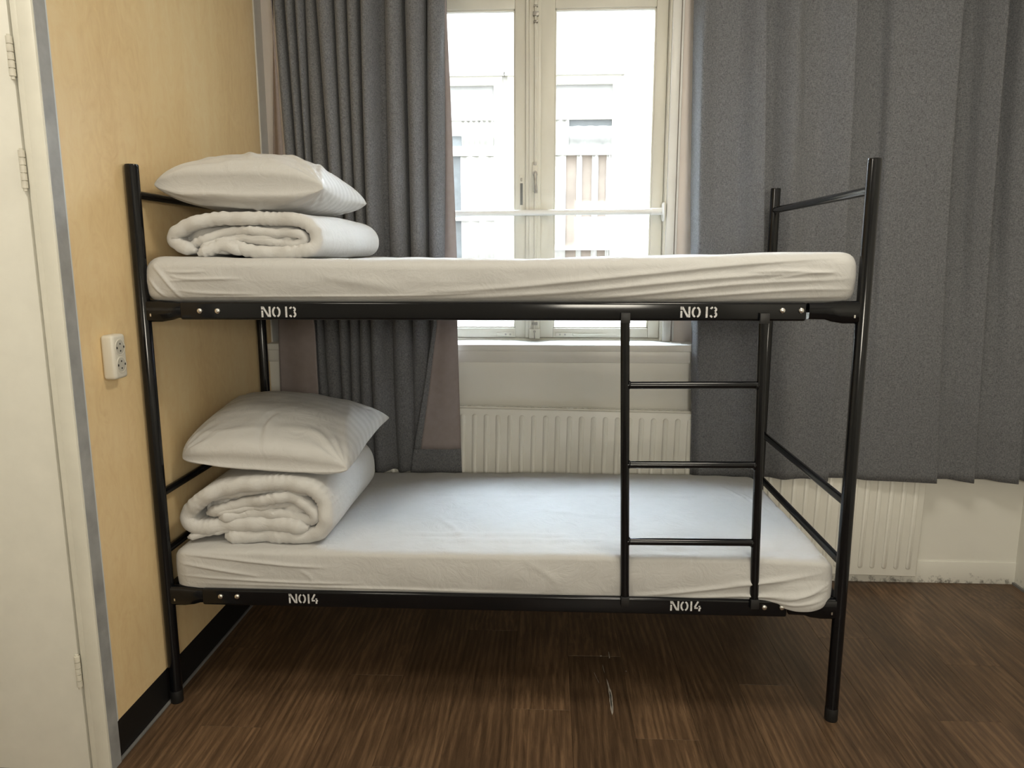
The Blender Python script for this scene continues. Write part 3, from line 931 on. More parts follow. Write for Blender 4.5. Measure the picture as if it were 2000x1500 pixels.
# ------------------------------------------------------------------ ladder
lad = empty('ladder', (1.59, -0.005, 0.40))
tag(lad, 'black steel ladder clipped between the two side rails of the bunk bed', 'ladder')
LY = -0.0120
tops = [(1.386, 1.2125), (1.767, 1.2125)]
bots = [(1.405, 0.3905), (1.785, 0.3905)]
def on_stile(i, z):
    a, b = bots[i], tops[i]
    return a[0] + (b[0] - a[0]) * (z - a[1]) / (b[1] - a[1])
for i in range(2):
    st = tube('stile', [(bots[i][0], LY, bots[i][1]), (tops[i][0], LY, tops[i][1])], 0.0128, MT['black'], lad, 22)
    box('clip', (tops[i][0] - 0.0130, -0.0275, 1.2095), (tops[i][0] + 0.0130, -0.0178, 1.238), MT['black_plastic'], st, 0.0012)
    box('clip', (bots[i][0] - 0.0120, -0.0275, 0.3665), (bots[i][0] + 0.0120, -0.0178, 0.3955), MT['black_plastic'], st, 0.0012)
for z in (1.033, 0.800, 0.566):
    xa, xb = on_stile(0, z), on_stile(1, z)
    rg = tube('rung', [(xa + 0.006, LY, z - 0.001), (xb - 0.006, LY, z + 0.002)], 0.0105, MT['black'], lad, 20)
    for xx, s in ((xa + 0.0125, 1), (xb - 0.0125, -1)):
        bm = bmesh.new()
        bmesh.ops.create_uvsphere(bm, u_segments=14, v_segments=8, radius=0.0125)
        for v in bm.verts:
            v.co = Vector((v.co.x * 0.45 + xx, v.co.y + LY, v.co.z + z))
        from_bm('weld_bead', bm, MT['black'], rg, True)

# ------------------------------------------------------------------ mattresses in fitted sheets
def make_mattress(name, x0, x1, y0, y1, zb_f, zt_f, front_disp, top_disp, extra=None, rad_e=0.03):
    nx = 460
    # station spacing: dense near the ends
    t = np.linspace(0, 1, nx)
    ends = 0.5 - 0.5 * np.cos(np.pi * t)
    xs = x0 + (x1 - x0) * (0.75 * t + 0.25 * ends)
    nF, nT, nB, nU = 52, 64, 14, 24
    # cross-section parameter: front (z up), top (y back), rear (z down), bottom (y forward)
    sec = []
    for k in range(nF): sec.append((0.0, k / nF))
    for k in range(nT): sec.append((k / nT, 1.0))
    for k in range(nB): sec.append((1.0, 1 - k / nB))
    for k in range(nU): sec.append((1 - k / nU, 0.0))
    sec = np.array(sec)
    X = np.zeros((nx, len(sec), 3))
    H = 0.13
    W = y1 - y0
    # round the section corners
    def rounded(u, v, W, H, r):
        y = u * W; z = v * H
        cy = np.clip(y, r, W - r); cz = np.clip(z, r, H - r)
        dy, dz = y - cy, z - cz
        d = np.hypot(dy, dz)
        m = (np.abs(dy) > 1e-9) & (np.abs(dz) > 1e-9)
        mx = np.maximum(np.abs(dy), np.abs(dz))
        k = np.where(m, mx / np.maximum(d, 1e-9), 1.0)
        return cy + dy * k, cz + dz * k
    yy, zz = rounded(sec[:, 0], sec[:, 1], W, H, rad_e)
    isF = (sec[:, 0] < 0.12); isT = sec[:, 1] > 0.5
    for i, x in enumerate(xs):
        de = min(x - x0, x1 - x)
        R = 0.05
        ins = 0.0
        if de < R:
            ins = R - math.sqrt(max(R * R - (R - de) ** 2, 0.0))
        zb, zt = zb_f(x), zt_f(x)
        hh = zt - zb
        v = zz / H
        ycur = y0 + ins * 0.9 + (yy / W) * (W - 1.8 * ins)
        zcur = zb + ins * 0.35 + v * (hh - 0.75 * ins)
        X[i, :, 0] = x
        X[i, :, 1] = ycur
        X[i, :, 2] = zcur
    U = X[:, :, 0].copy(); V = X[:, :, 1].copy(); Z = X[:, :, 2].copy()
    vv = np.broadcast_to(sec[:, 1], U.shape); uu = np.broadcast_to(sec[:, 0], U.shape)
    fm = np.clip(1 - uu / 0.10, 0, 1) * np.clip(vv * 8, 0, 1)           # front-face mask
    tm = np.clip((vv - 0.85) / 0.15, 0, 1) * np.clip(uu * 14, 0, 1)     # top mask
    X[:, :, 1] -= (front_disp(U, Z) + 0.006 * np.sin(np.pi * np.clip(vv, 0, 1))) * fm
    X[:, :, 2] += top_disp(U, V) * tm * 1.5
    if extra: extra(X, uu, vv)
    o = grid_mesh(name, X, MT['sheet'], None, closed_u=True, caps=True)
    return fix_normals(o)

# upper: side with long oblique pulls on the right half
def fU(x, z):
    d = wave2(x, z, [(0.0008, 9, 30, 0.3), (0.0006, 17, -44, 1.2), (0.0004, 31, 70, 2.0)])
    for pts, w, a, s in [
        ([(0.75, 1.288), (1.05, 1.306), (1.40, 1.340), (1.72, 1.372), (2.0, 1.392)], 0.010, 0.0060, 0.7),
        ([(0.90, 1.274), (1.25, 1.296), (1.60, 1.330), (1.95, 1.352)], 0.009, 0.0055, 0.7),
        ([(1.20, 1.268), (1.45, 1.290), (1.70, 1.316), (1.98, 1.330)], 0.008, 0.0050, 0.7),
        ([(1.42, 1.268), (1.62, 1.284), (1.85, 1.300), (2.0, 1.302)], 0.007, 0.0045, 0.7),
        ([(1.60, 1.264), (1.80, 1.276), (1.99, 1.282)], 0.006, 0.0035, 0.6),
        ([(1.72, 1.350), (1.84, 1.352), (1.97, 1.343)], 0.006, 0.0035, 0.5),
        ([(1.78, 1.331), (1.88, 1.345), (1.96, 1.350)], 0.004, 0.003, 0.5),
        ([(0.04, 1.375), (0.07, 1.340), (0.10, 1.300), (0.125, 1.268)], 0.006, 0.006, 0.6),
        ([(0.08, 1.352), (0.13, 1.350), (0.20, 1.352)], 0.005, 0.004, 0.5),
        ([(0.09, 1.326), (0.18, 1.330), (0.30, 1.332)], 0.005, 0.004, 0.5),
        ([(0.09, 1.341), (0.12, 1.334), (0.17, 1.330)], 0.004, 0.003, 0.5),
        ([(0.10, 1.300), (0.20, 1.290), (0.35, 1.288)], 0.005, 0.003, 0.5),
        ([(0.12, 1.279), (0.45, 1.281), (0.80, 1.284), (1.05, 1.296)], 0.004, 0.0035, 0.9),
        ([(0.50, 1.345), (0.66, 1.318), (0.78, 1.300)], 0.014, 0.0025, 0.2),
        ([(0.025, 1.34), (0.045, 1.31), (0.07, 1.28)], 0.004, 0.004, 0.5),
        ([(0.035, 1.33), (0.055, 1.30), (0.08, 1.275)], 0.0035, 0.0035, 0.5)]:
        d += ridge(x, z, pts, w, a, s)
    return d
def tU(x, y):
    return wave2(x, y, [(0.0015, 7, 5, 0.5), (0.001, 15, -9, 0.8), (0.0006, 33, 21, 0)])
def eU(X, uu, vv):
    # the side leans back towards its foot and the corner at the head end is tucked
    x = X[:, :, 0]
    X[:, :, 1] += np.where((uu < 0.1) & (vv < 0.5), 0.006 * (0.5 - vv) * 2, 0)
zt_u = lambda x: float(np.interp(x, [0, 0.05, 0.5, 1.07, 1.63, 1.97, 2.04], [1.385, 1.392, 1.389, 1.384, 1.395, 1.403, 1.400]))
mU = make_mattress('mattress', 0.006, 2.0215, -0.012, 0.858, lambda x: 1.2605 + 0.0015 * math.sin(x * 7), zt_u, fU, tU, eU)
tag(mU, 'upper bunk mattress in a white fitted sheet with long oblique creases', 'mattress', 'mattresses of the bunk bed')

def fL(x, z):
    d = wave2(x, z, [(0.0009, 8, 25, 1.3), (0.0006, 19, 40, 0.2), (0.0004, 37, -60, 2.0)])
    for pts, w, a, s in [
        ([(0.07, 0.497), (0.20, 0.485), (0.36, 0.470), (0.50, 0.462)], 0.006, 0.0055, 0.6),
        ([(0.05, 0.470), (0.16, 0.452), (0.30, 0.430)], 0.006, 0.005, 0.6),
        ([(0.05, 0.430), (0.18, 0.422), (0.38, 0.414), (0.60, 0.412)], 0.005, 0.0045, 0.6),
        ([(0.10, 0.405), (0.35, 0.402), (0.80, 0.396), (1.15, 0.392)], 0.005, 0.0035, 0.7),
        ([(0.42, 0.455), (0.45, 0.435), (0.46, 0.410)], 0.006, 0.0025, 0.2),
        ([(1.42, 0.388), (1.60, 0.410), (1.78, 0.440), (1.97, 0.474)], 0.008, 0.0055, 0.6),
        ([(1.55, 0.386), (1.72, 0.398), (1.86, 0.408), (2.0, 0.428)], 0.008, 0.007, 0.6),
        ([(1.70, 0.436), (1.82, 0.446), (1.95, 0.462)], 0.009, 0.004, 0.3),
        ([(1.74, 0.402), (1.85, 0.400), (1.93, 0.416), (2.0, 0.440)], 0.006, 0.006, 0.6),
        ([(1.78, 0.384), (1.88, 0.392), (1.98, 0.402)], 0.006, 0.006, 0.6),
        ([(1.10, 0.500), (1.18, 0.450), (1.22, 0.400)], 0.012, 0.002, 0.2)]:
        d += ridge(x, z, pts, w, a, s)
    return d
def tL(x, y):
    d = wave2(x, y, [(0.0012, 6, 8, 0.5), (0.0008, 14, -12, 1.8), (0.0005, 39, 27, 0), (0.0004, 55, -61, 1)])
    for pts, w, a, s in [
        ([(0.62, 0.56), (1.10, 0.555), (1.60, 0.565), (2.0, 0.56)], 0.008, 0.0035, 0.7),
        ([(0.70, 0.16), (0.95, 0.150), (1.25, 0.158)], 0.008, 0.0065, 0.7),
        ([(0.75, 0.12), (1.00, 0.10), (1.30, 0.115), (1.60, 0.10)], 0.010, 0.0045, 0.4),
        ([(1.20, 0.07), (1.45, 0.055), (1.70, 0.08), (1.95, 0.07)], 0.008, 0.0045, 0.5),
        ([(1.30, 0.115), (1.40, 0.085), (1.52, 0.06)], 0.008, 0.004, 0.4),
        ([(0.80, 0.30), (0.86, 0.22), (0.90, 0.14)], 0.010, 0.0022, 0.2),
        ([(1.84, 0.70), (1.89, 0.56), (1.92, 0.44)], 0.006, 0.0032, 0.5),
        ([(1.90, 0.62), (1.93, 0.50), (1.95, 0.38)], 0.005, 0.0030, 0.5),
        ([(1.94, 0.28), (1.97, 0.22), (2.0, 0.20)], 0.006, 0.004, 0.5),
        ([(1.10, 0.42), (1.30, 0.36), (1.45, 0.34)], 0.012, 0.0022, 0.2)]:
        d += ridge(x, y, pts, w, a, s)
    d += 0.0012 * np.sin(x * 60 + y * 25) * np.exp(-((y - 0.09) / 0.06) ** 2) * np.clip((x - 0.6) * 3, 0, 1)
    return d
def eL(X, uu, vv):
    x = X[:, :, 0]
    # loose sheet corner sagging over the rail at the foot end
    g = np.exp(-(np.abs(x - 1.925) / 0.072) ** 2.6)
    frontlow = np.clip(1 - uu / 0.06, 0, 1) * np.clip(1 - vv * 1.7, 0, 1)
    X[:, :, 1] -= 0.026 * g * frontlow + 0.004 * np.clip(1 - uu / 0.05, 0, 1) * np.exp(-((x - 1.9) / 0.2) ** 2)
    X[:, :, 2] -= 0.016 * g * np.clip(1 - uu / 0.04, 0, 1) * np.clip(1 - vv * 2.2, 0, 1)
zt_l = lambda x: float(np.interp(x, [0, 0.05, 0.28, 1.07, 1.8, 2.0, 2.04], [0.500, 0.508, 0.511, 0.5125, 0.517, 0.508, 0.49]))
mL = make_mattress('mattress', 0.020, 2.0225, -0.003, 0.858, lambda x: 0.3755 + 0.002 * math.sin(x * 6), zt_l, fL, tL, eL, rad_e=0.015)
tag(mL, 'lower bunk mattress in a white fitted sheet, right corner slipping over the rail', 'mattress', 'mattresses of the bunk bed')

# ------------------------------------------------------------------ rolled duvets
def ribbon(paths, y0, y1, name, label, seed, grow=0.03):
    """folded quilt: each path is the centre line of one padded layer in the x-z plane, swept along y"""
    allv, allf = [], []
    rng = np.random.RandomState(seed)
    for pi, (pts, th, yoff) in enumerate(paths):
        c = catmull(pts, 10)
        nS = max(80, int(len(c) * 2.2))
        c, L = resample(c, nS)
        tan = np.gradient(c, axis=0)
        tan /= np.linalg.norm(tan, axis=1)[:, None]
        nor = np.stack([-tan[:, 1], tan[:, 0]], -1)
        s = np.linspace(0, L, nS)
        # section across (normal, y): rounded front and back ends
        nf, nl = 9, 26
        sec = []
        for k in range(nf):
            a = math.pi * k / (nf - 1)
            sec.append((math.cos(a), -math.sin(a), 0.0))            # front end, from +n to -n
        for k in range(1, nl):
            sec.append((-1.0, 0.0, k / nl))
        for k in range(nf):
            a = math.pi * k / (nf - 1)
            sec.append((-math.cos(a), math.sin(a), 1.0))
        for k in range(1, nl):
            sec.append((1.0, 0.0, 1 - k / nl))
        sec = np.array(sec)
        ph = rng.rand(8) * 6.28
        P = np.zeros((nS, len(sec), 3))
        endt = np.clip(np.minimum(s, L - s) / (th * 0.6), 0.15, 1) ** 0.5     # taper at both ends of the layer
        fy = 0.007 * np.sin(s * 13 + ph[0]) + 0.004 * np.sin(s * 41 + ph[1]) + 0.002 * np.sin(s * 90 + ph[2])
        for j, (cn, cy, t) in enumerate(sec):
            tt = t
            ypos = (y0 + yoff + fy) * (1 - tt) + y1 * tt
            # puckers that run in from the stitched front edge
            fade = math.exp(-tt * 7.0)
            puck = 0.0017 * fade * (np.sin(s * 250 + 5 * np.sin(s * 13) + ph[3] + 3 * np.sin(s * 31) + 4 * tt) * np.sin(s * 23 + ph[4])) + 0.0008 * fade * np.sin(s * 61 + ph[5] + 5 * tt)
            big = 0.003 * np.sin(s * 8 + tt * 5 + ph[6]) * np.sin(math.pi * tt)
            half = th / 2 * endt * (1.0 + 0.10 * math.sin(math.pi * tt)) + (puck + big) * np.sign(cn) * (abs(cn) > 0.2)
            off = cn * half
            y = ypos + cy * th * 0.42 * endt
            P[:, j, 0] = c[:, 0] + nor[:, 0] * off
            P[:, j, 2] = c[:, 1] + nor[:, 1] * off
            P[:, j, 1] = y
        if grow:
            # the roll slackens towards the back
            tt = np.clip((P[:, :, 1] - y0) / (y1 - y0), 0, 1)
            cx = c[:, 0].mean()
            P[:, :, 0] += grow * tt * np.clip((P[:, :, 0] - cx) / 0.25, -0.2, 1)
        base = len(allv)
        R, C = P.shape[:2]
        allv.extend(P.reshape(-1, 3).tolist())
        idx = np.arange(R * C).reshape(R, C) + base
        nx = np.roll(idx, -1, axis=1)
        allf.extend(np.stack([idx[:-1], nx[:-1], nx[1:], idx[1:]], -1).reshape(-1, 4).tolist())
        allf.append(idx[0][::-1].tolist()); allf.append(idx[-1].tolist())
    me = bpy.data.meshes.new(name)
    me.from_pydata(allv, [], allf)
    me.update()
    me.polygons.foreach_set('use_smooth', [True] * len(me.polygons))
    o = link_mesh(name, me, MT['duvet'])
    fix_normals(o)
    tag(o, label, 'duvet', 'folded duvets on the bunks')
    return o

UA = [(0.139, 1.415), (0.086, 1.436), (0.075, 1.458), (0.115, 1.485), (0.188, 1.506), (0.319, 1.508), (0.436, 1.504), (0.484, 1.486), (0.499, 1.452), (0.483, 1.420), (0.407, 1.410), (0.341, 1.411), (0.29, 1.418), (0.239, 1.430), (0.195, 1.414)]
UB = [(0.120, 1.432), (0.213, 1.464), (0.279, 1.473), (0.364, 1.466), (0.443, 1.463), (0.463, 1.447), (0.437, 1.433), (0.362, 1.441), (0.269, 1.452), (0.211, 1.441), (0.153, 1.425)]
core = lambda x0, x1, z: [(x0, z), ((x0 + x1) / 2, z + 0.003), (x1, z)]
dz_ = lambda q, d: [(a, b + d) for a, b in q]
ribbon([(dz_(UA, -0.005), 0.039, 0.0), (dz_(UB, -0.004), 0.027, 0.004), (core(0.10, 0.47, 1.443), 0.085, 0.045), ([(0.19, 1.437), (0.30, 1.4465), (0.44, 1.4475)], 0.018, 0.010), ([(0.150, 1.402), (0.200, 1.420), (0.235, 1.424), (0.280, 1.405)], 0.034, -0.008)],
       0.062, 0.60, 'duvet', 'white duvet rolled flat on the upper bunk under a pillow', 3, 0.045)
LA = [(0.166, 0.533), (0.297, 0.537), (0.432, 0.541), (0.479, 0.566), (0.491, 0.605), (0.478, 0.665), (0.424, 0.700), (0.306, 0.705), (0.187, 0.692), (0.115, 0.665), (0.060, 0.617), (0.052, 0.586), (0.081, 0.564), (0.152, 0.566), (0.245, 0.573), (0.353, 0.575), (0.433, 0.567)]
LB = [(0.105, 0.599), (0.166, 0.619), (0.238, 0.637), (0.303, 0.649), (0.379, 0.661), (0.431, 0.632), (0.456, 0.604), (0.434, 0.588), (0.354, 0.603), (0.246, 0.601), (0.148, 0.588)]
LC = [(0.051, 0.531), (0.112, 0.541), (0.2, 0.556)]
ribbon([(dz_(LA, -0.003), 0.047, 0.0), (LB, 0.036, 0.006), (LC, 0.022, -0.004), (core(0.10, 0.45, 0.61), 0.10, 0.05), (core(0.10, 0.45, 0.66), 0.07, 0.05), ([(0.13, 0.603), (0.24, 0.619), (0.36, 0.631), (0.43, 0.612)], 0.024, 0.014), ([(0.12, 0.648), (0.22, 0.667), (0.33, 0.679), (0.44, 0.672)], 0.022, 0.012)],
       0.062, 0.60, 'duvet', 'white duvet rolled thick on the lower bunk under a pillow', 9, 0.0)

# ------------------------------------------------------------------ pillows
def make_pillow(label, corners, pinch, top_h, bot_h, pu, pv, folds, seed, rnd=(0.03, 0.03, 0.03, 0.03)):
    """corners: FL, FR, BR, BL"""
    n = 110
    t = np.linspace(-1, 1, n)
    t = np.sign(t) * (1 - (1 - np.abs(t)) ** 1.35)
    U, V = np.meshgrid(t, t, indexing='ij')
    FLc, FRc, BRc, BLc = [np.array(c, float) for c in corners]
    a = (U + 1) / 2; b = (V + 1) / 2
    P = ((1 - a) * (1 - b))[..., None] * FLc + (a * (1 - b))[..., None] * FRc + (a * b)[..., None] * BRc + ((1 - a) * b)[..., None] * BLc
    ctr = (FLc + FRc + BRc + BLc) / 4
    ex = (FRc - FLc + BRc - BLc) / 4; ey = (BLc - FLc + BRc - FRc) / 4
    # sides curve inwards between the corners
    P -= ex * (pinch * U * np.abs(U) * (1 - V ** 2))[..., None]
    P -= ey * (pinch * V * np.abs(V) * (1 - U ** 2))[..., None]
    # how far each corner is rounded off (positive) or drawn out into an ear (negative)
    for (su, sv), k in zip(((-1, -1), (1, -1), (1, 1), (-1, 1)), rnd):
        cw = np.clip(U * su, 0, 1) ** 4 * np.clip(V * sv, 0, 1) ** 4
        P -= (ex * su + ey * sv) * (k * cw)[..., None]
    T = ((1 - np.abs(U) ** 2.2) ** pu) * ((1 - np.abs(V) ** 2.2) ** pv)
    wr = wave2(U, V, [(0.0022, 3, 2, seed), (0.0013, 6, -5, seed * 2), (0.0008, 11, 8, seed * 3), (0.0004, 23, -17, seed)])
    # gathers that radiate from each corner
    for cu, cv in ((-1, -1), (1, -1), (1, 1), (-1, 1)):
        r = np.hypot(U - cu, V - cv); an = np.arctan2(V - cv, U - cu)
        wr += 0.0030 * np.sin(an * 17 + seed) * np.exp(-((r - 0.25) / 0.28) ** 2)
    edge = np.clip(T * 2.2, 0, 1)
    top = P.copy(); bot = P.copy()
    fo = np.zeros_like(U); fb = np.zeros_like(U)
    for side, pts, w, am, sh in folds:
        h = ridge(U, V, pts, w, am, sh)
        if side == 't': fo += h
        else: fb += h
    top[..., 2] += top_h * T + (wr + fo) * edge
    bot[..., 2] -= bot_h * T + (wr * 0.8 + fb) * edge
    # the front and right side bulge a little over the seam
    for q, k in ((top, 1.0), (bot, 1.0)):
        q += ey[None, None, :] * (np.clip(-V, 0, 1) ** 3 * -0.06 * (T > 0) * np.clip(T * 3, 0, 1))[..., None]
    v = np.vstack([top.reshape(-1, 3), bot.reshape(-1, 3)])
    idx = np.arange(n * n).reshape(n, n)
    f = np.stack([idx[:-1, :-1], idx[1:, :-1], idx[1:, 1:], idx[:-1, 1:]], -1).reshape(-1, 4)
    fbm_ = f[:, ::-1] + n * n
    me = bpy.data.meshes.new('pillow')
    me.from_pydata(v.tolist(), [], f.tolist() + fbm_.tolist())
    bm = bmesh.new(); bm.from_mesh(me)
    bmesh.ops.remove_doubles(bm, verts=bm.verts[:], dist=1e-5)
    bmesh.ops.recalc_face_normals(bm, faces=bm.faces[:])
    bm.to_mesh(me); bm.free()
    me.polygons.foreach_set('use_smooth', [True] * len(me.polygons))
    o = link_mesh('pillow', me, MT['pillow'])
    tag(o, label, 'pillow', 'pillows on the folded duvets')
    return o, top, bot

make_pillow('white pillow on top of the rolled duvet of the upper bunk', [(0.020, 0.055, 1.600), (0.532, 0.055, 1.588), (0.535, 0.57, 1.578), (0.03, 0.57, 1.60)],
            0.05, 0.116, 0.078, 0.52, 0.30,
            [('t', [(-0.75, -0.93), (-0.35, -0.96), (0.1, -0.93), (0.35, -0.95)], 0.05, 0.007, 0.5),
             ('t', [(-0.15, -0.35), (0.02, -0.6), (0.12, -0.85)], 0.06, 0.008, 0.4),
             ('t', [(0.30, -0.30), (0.6, -0.6), (0.9, -0.9)], 0.07, 0.009, 0.4),
             ('t', [(-0.6, -0.6), (-0.3, -0.8), (0.0, -0.92)], 0.06, 0.005, 0.3),
             ('t', [(0.55, 0.2), (0.78, -0.3), (0.92, -0.8)], 0.06, 0.008, 0.3),
             ('b', [(-0.6, -0.8), (-0.1, -0.86), (0.4, -0.8)], 0.05, 0.007, 0.4),
             ('b', [(0.1, -0.6), (0.14, -0.8), (0.2, -0.93)], 0.04, 0.006, 0.3)], 1.0)
make_pillow('white pillow on top of the rolled duvet of the lower bunk', [(0.006, 0.078, 0.772), (0.565, 0.070, 0.745), (0.560, 0.600, 0.792), (0.005, 0.58, 0.845)],
            0.03, 0.122, 0.042, 0.40, 0.36,
            [('t', [(-0.02, -0.35), (-0.06, -0.65), (-0.02, -0.95)], 0.05, -0.009, 0.4),
             ('t', [(0.05, -0.45), (0.0, -0.7), (0.02, -0.9)], 0.04, 0.007, 0.4),
             ('t', [(-0.9, -0.75), (-0.4, -0.80), (-0.05, -0.72)], 0.06, 0.006, 0.4),
             ('t', [(0.1, -0.75), (0.5, -0.70), (0.9, -0.85)], 0.07, 0.006, 0.4),
             ('t', [(0.55, 0.75), (0.75, 0.2), (0.85, -0.5)], 0.07, 0.008, 0.3),
             ('t', [(0.70, 0.80), (0.88, 0.60), (0.97, 0.3)], 0.05, -0.008, 0.3)], 2.3, (0.08, 0.03, -0.05, 0.07))

# ------------------------------------------------------------------ power outlet on the panel
so = empty('power_outlet', (XL, -0.16, 1.13))
tag(so, 'cream double power outlet mounted on the maple panel beside the bed', 'outlet')
sy0, sy1, sz0, sz1 = -0.193, -0.133, 1.068, 1.188
box('housing', (XL, sy0, sz0), (XL + 0.036, sy1, sz1), MT['outlet'], so, 0.009, 4)
for zc in (1.153, 1.106):
    yc = (sy0 + sy1) / 2
    n = 28
    bm = bmesh.new()
    rings = []
    xf = XL + 0.0362
    for r_, dx in ((0.0232, 0.0), (0.0226, 0.0012), (0.0200, 0.0012), (0.0194, 0.0004)):
        rings.append([bm.verts.new((xf + dx, yc + r_ * math.cos(2 * math.pi * k / n), zc + r_ * math.sin(2 * math.pi * k / n))) for k in range(n)])
    for a, b in zip(rings[:-1], rings[1:]):
        for k in range(n):
            bm.faces.new((a[k], a[(k + 1) % n], b[(k + 1) % n], b[k]))
    bm.faces.new(rings[-1])
    s1 = from_bm('socket_ring', bm, MT['outlet'], so, True)
    tube('socket_well', [(xf + 0.0003, yc, zc), (xf + 0.0008, yc, zc)], 0.0188, MT['outlet_in'], s1, 28)
    for dy, dz, rr in ((0.0, 0.0095, 0.0026), (0.0, -0.0095, 0.0026)):
        tube('pin_hole', [(xf + 0.0008, yc + dy, zc + dz), (xf + 0.0012, yc + dy, zc + dz)], rr, MT['dark'], s1, 12)
    for ya_ in (yc - 0.0175, yc + 0.0140):
        box('earth_clip', (xf + 0.0008, ya_, zc - 0.0028), (xf + 0.002, ya_ + 0.0035, zc + 0.0028), MT['dark'], s1)

# ------------------------------------------------------------------ unseen ceiling lamps added to brighten the room (behind and above the camera)
def added_ceiling_lamp(x, y, label, power):
    lp = empty('added_ceiling_lamp', (x, y, ZC))
    tag(lp, label, 'lamp', 'added fill lamps')
    tube('added_lamp_base', [(x, y, ZC), (x, y, ZC - 0.03)], 0.30, MT['white_metal'], lp, 40)
    tube('diffuser', [(x, y, ZC - 0.03), (x, y, ZC - 0.05), (x, y, ZC - 0.058)], 0.29, MT['diffuser'], lp, 40, [0.29, 0.29, 0.27])
    ld = bpy.data.lights.new('fill_light', 'AREA')
    ld.shape = 'DISK'; ld.size = 0.56
    ld.energy = power
    ld.color = FILL_COLOR
    lo_ = bpy.data.objects.new('fill_light', ld)
    COL.objects.link(lo_)
    lo_.parent = lp
    lo_.matrix_parent_inverse = Matrix.Translation(lp.location).inverted()
    lo_.location = (x, y, ZC - 0.062)
added_ceiling_lamp(-0.1, -1.5, 'added round white ceiling lamp, fill light for the cream door', FILL_POWER * 0.75)
added_ceiling_lamp(1.85, -0.6, 'added round white ceiling lamp, fill light above the front of the bed', FILL_POWER * 0.95)
# unseen wide lamp added on the rear wall as low fill light
wl = empty('added_wall_lamp', (1.9, YR, 1.75))
tag(wl, 'added wide frosted lamp on the rear wall, fill light facing the bed', 'lamp')
box('added_lamp_housing', (1.43, YR, 1.48), (2.37, YR + 0.03, 2.02), MT['white_metal'], wl, 0.006)
box('diffuser', (1.45, YR + 0.03, 1.50), (2.35, YR + 0.045, 2.00), MT['diffuser'], wl, 0.004)
wd = bpy.data.lights.new('fill_light', 'AREA')
wd.shape = 'RECTANGLE'; wd.size = 0.88; wd.size_y = 0.48
wd.energy = REAR_FILL_POWER; wd.color = FILL_COLOR
wo = bpy.data.objects.new('fill_light', wd)
COL.objects.link(wo)
wo.parent = wl
wo.matrix_parent_inverse = Matrix.Translation(wl.location).inverted()
wo.location = (1.9, YR + 0.05, 1.75)
wo.rotation_euler = (math.radians(-90), 0, math.pi)

# ------------------------------------------------------------------ house across the yard
FYD = 7.0
outw = boxes('added_outer_wall', [((-8, 1.3, -3), (JX0 - 0.06, 1.45, 16)), ((JX1 + 0.06, 1.3, -3), (10, 1.45, 16)), ((JX0 - 0.06, 1.3, ZH + 0.03), (JX1 + 0.06, 1.45, 16)), ((JX0 - 0.06, 1.3, -3), (JX1 + 0.06, 1.45, 1.0))], MT['low_bounce'])  # unseen outer wall, raised to keep sky light off the house front
tag(outw, kind='structure')
for xa_, xb_ in ((-5.2, -5.0), (7.0, 7.2)):
    tag(box('added_yard_wall', (xa_, 1.45, -3), (xb_, 7.0, 16), MT['low_bounce']), kind='structure')  # unseen side walls added to dim the light in the yard
bld = empty('building', (0.8, FYD, -3))
tag(bld, 'white rendered house front seen through the window panes', 'building')
box('wall', (-7, FYD, -3), (9, FYD + 0.3, 4.55), MT['facade'], bld)
box('roof_coping', (-7, FYD - 0.04, 4.55), (9, FYD + 0.34, 4.62), MT['fac_frame'], bld)
tag(box('ground', (-7, 1.35, -3.2), (9, FYD + 0.3, -3.0), MT['low_bounce']), kind='structure')
def wavy(name, x0, x1, z0, z1, y, mat, parent, k=9.0, amp=0.02, z_wob=0.0):
    n = 40
    xs = np.linspace(x0, x1, n)
    G = np.zeros((2, n, 3))
    for r_, z in enumerate((z0, z1)):
        G[r_, :, 0] = xs
        G[r_, :, 1] = y + amp * np.sin((xs - x0) / (x1 - x0) * k)
        G[r_, :, 2] = z
    o = grid_mesh(name, G, mat, parent)
    m_ = o.modifiers.new('thickness', 'SOLIDIFY'); m_.thickness = 0.006
    return o
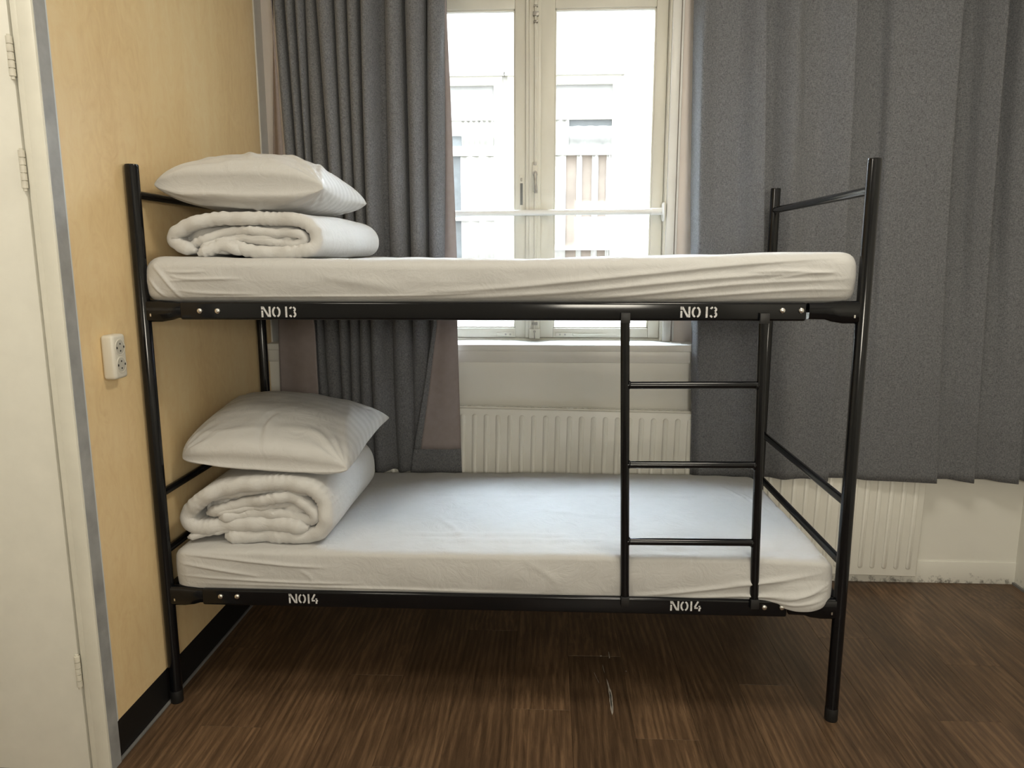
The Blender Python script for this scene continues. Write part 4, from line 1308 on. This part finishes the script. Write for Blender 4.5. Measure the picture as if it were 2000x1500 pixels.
def far_window(gx0, gx1, variant):
    fy = FYD
    w = boxes('window', [((gx0 - 0.10, fy - 0.05, 1.0), (gx0, fy + 0.01, 3.36)), ((gx1, fy - 0.05, 1.0), (gx1 + 0.10, fy + 0.01, 3.36)),
                         ((gx0 - 0.10, fy - 0.05, 3.36), (gx1 + 0.10, fy + 0.01, 3.46)), ((gx0, fy - 0.05, 2.97), (gx1, fy + 0.01, 3.02)),
                         ((gx0, fy - 0.05, 2.57), (gx1, fy + 0.01, 2.68)), ((gx0 - 0.14, fy - 0.08, 3.46), (gx1 + 0.13, fy, 3.50))], MT['fac_frame'], bld)
    box('pane', (gx0, fy - 0.012, 3.02), (gx1, fy - 0.002, 3.36), MT['fac_blind'], w)
    if variant == 'left':
        box('pane', (gx0, fy - 0.012, 2.68), (gx1, fy - 0.002, 2.97), MT['fac_glass'], w)
        box('pane', (gx0, fy - 0.012, 1.0), (gx1, fy - 0.002, 2.57), MT['fac_glass'], w)
        wavy('net_curtain', gx1 - 0.38, gx1, 2.68, 2.97, fy - 0.035, MT['fac_curtain'], w, 38, 0.014)
        box('roller_blind', (gx0, fy - 0.03, 2.80), (gx1 - 0.38, fy - 0.015, 2.97), MT['fac_curtain'], w)
        wavy('net_curtain', gx1 - 0.40, gx1, 1.0, 2.57, fy - 0.035, MT['fac_curtain'], w, 16, 0.014)
        box('bar', (gx0, fy - 0.055, 1.82), (gx1, fy, 1.86), MT['facade'], w)
        box('bar', (gx1 - 0.18, fy - 0.052, 1.0), (gx1 - 0.12, fy, 2.57), MT['facade'], w)
    else:
        box('pane', (gx0, fy - 0.012, 2.68), (gx1, fy - 0.002, 2.97), MT['fac_glass'], w)
        box('pane', (gx0, fy - 0.012, 1.0), (gx1, fy - 0.002, 2.57), MT['fac_brown'], w)
        wavy('net_curtain', gx1 - 0.66, gx1 - 0.50, 2.68, 2.97, fy - 0.035, MT['fac_curtain'], w, 12, 0.014)
        wavy('pleated_curtain', gx1 - 0.50, gx1, 2.68, 2.90, fy - 0.03, MT['fac_blind'], w, 22, 0.012)
        for a, b in ((gx1 - 0.66, gx1 - 0.53), (gx1 - 0.40, gx1 - 0.34), (gx1 - 0.22, gx1 - 0.15), (gx1 - 0.05, gx1)):
            wavy('net_curtain', a, b, 1.0, 2.57, fy - 0.035, MT['fac_curtain'], w, 7, 0.01)
        box('bar', (gx0, fy - 0.055, 1.47), (gx1, fy, 1.52), MT['facade'], w)
    return w
far_window(-0.62, 0.52, 'left')
far_window(0.78, 1.90, 'right')
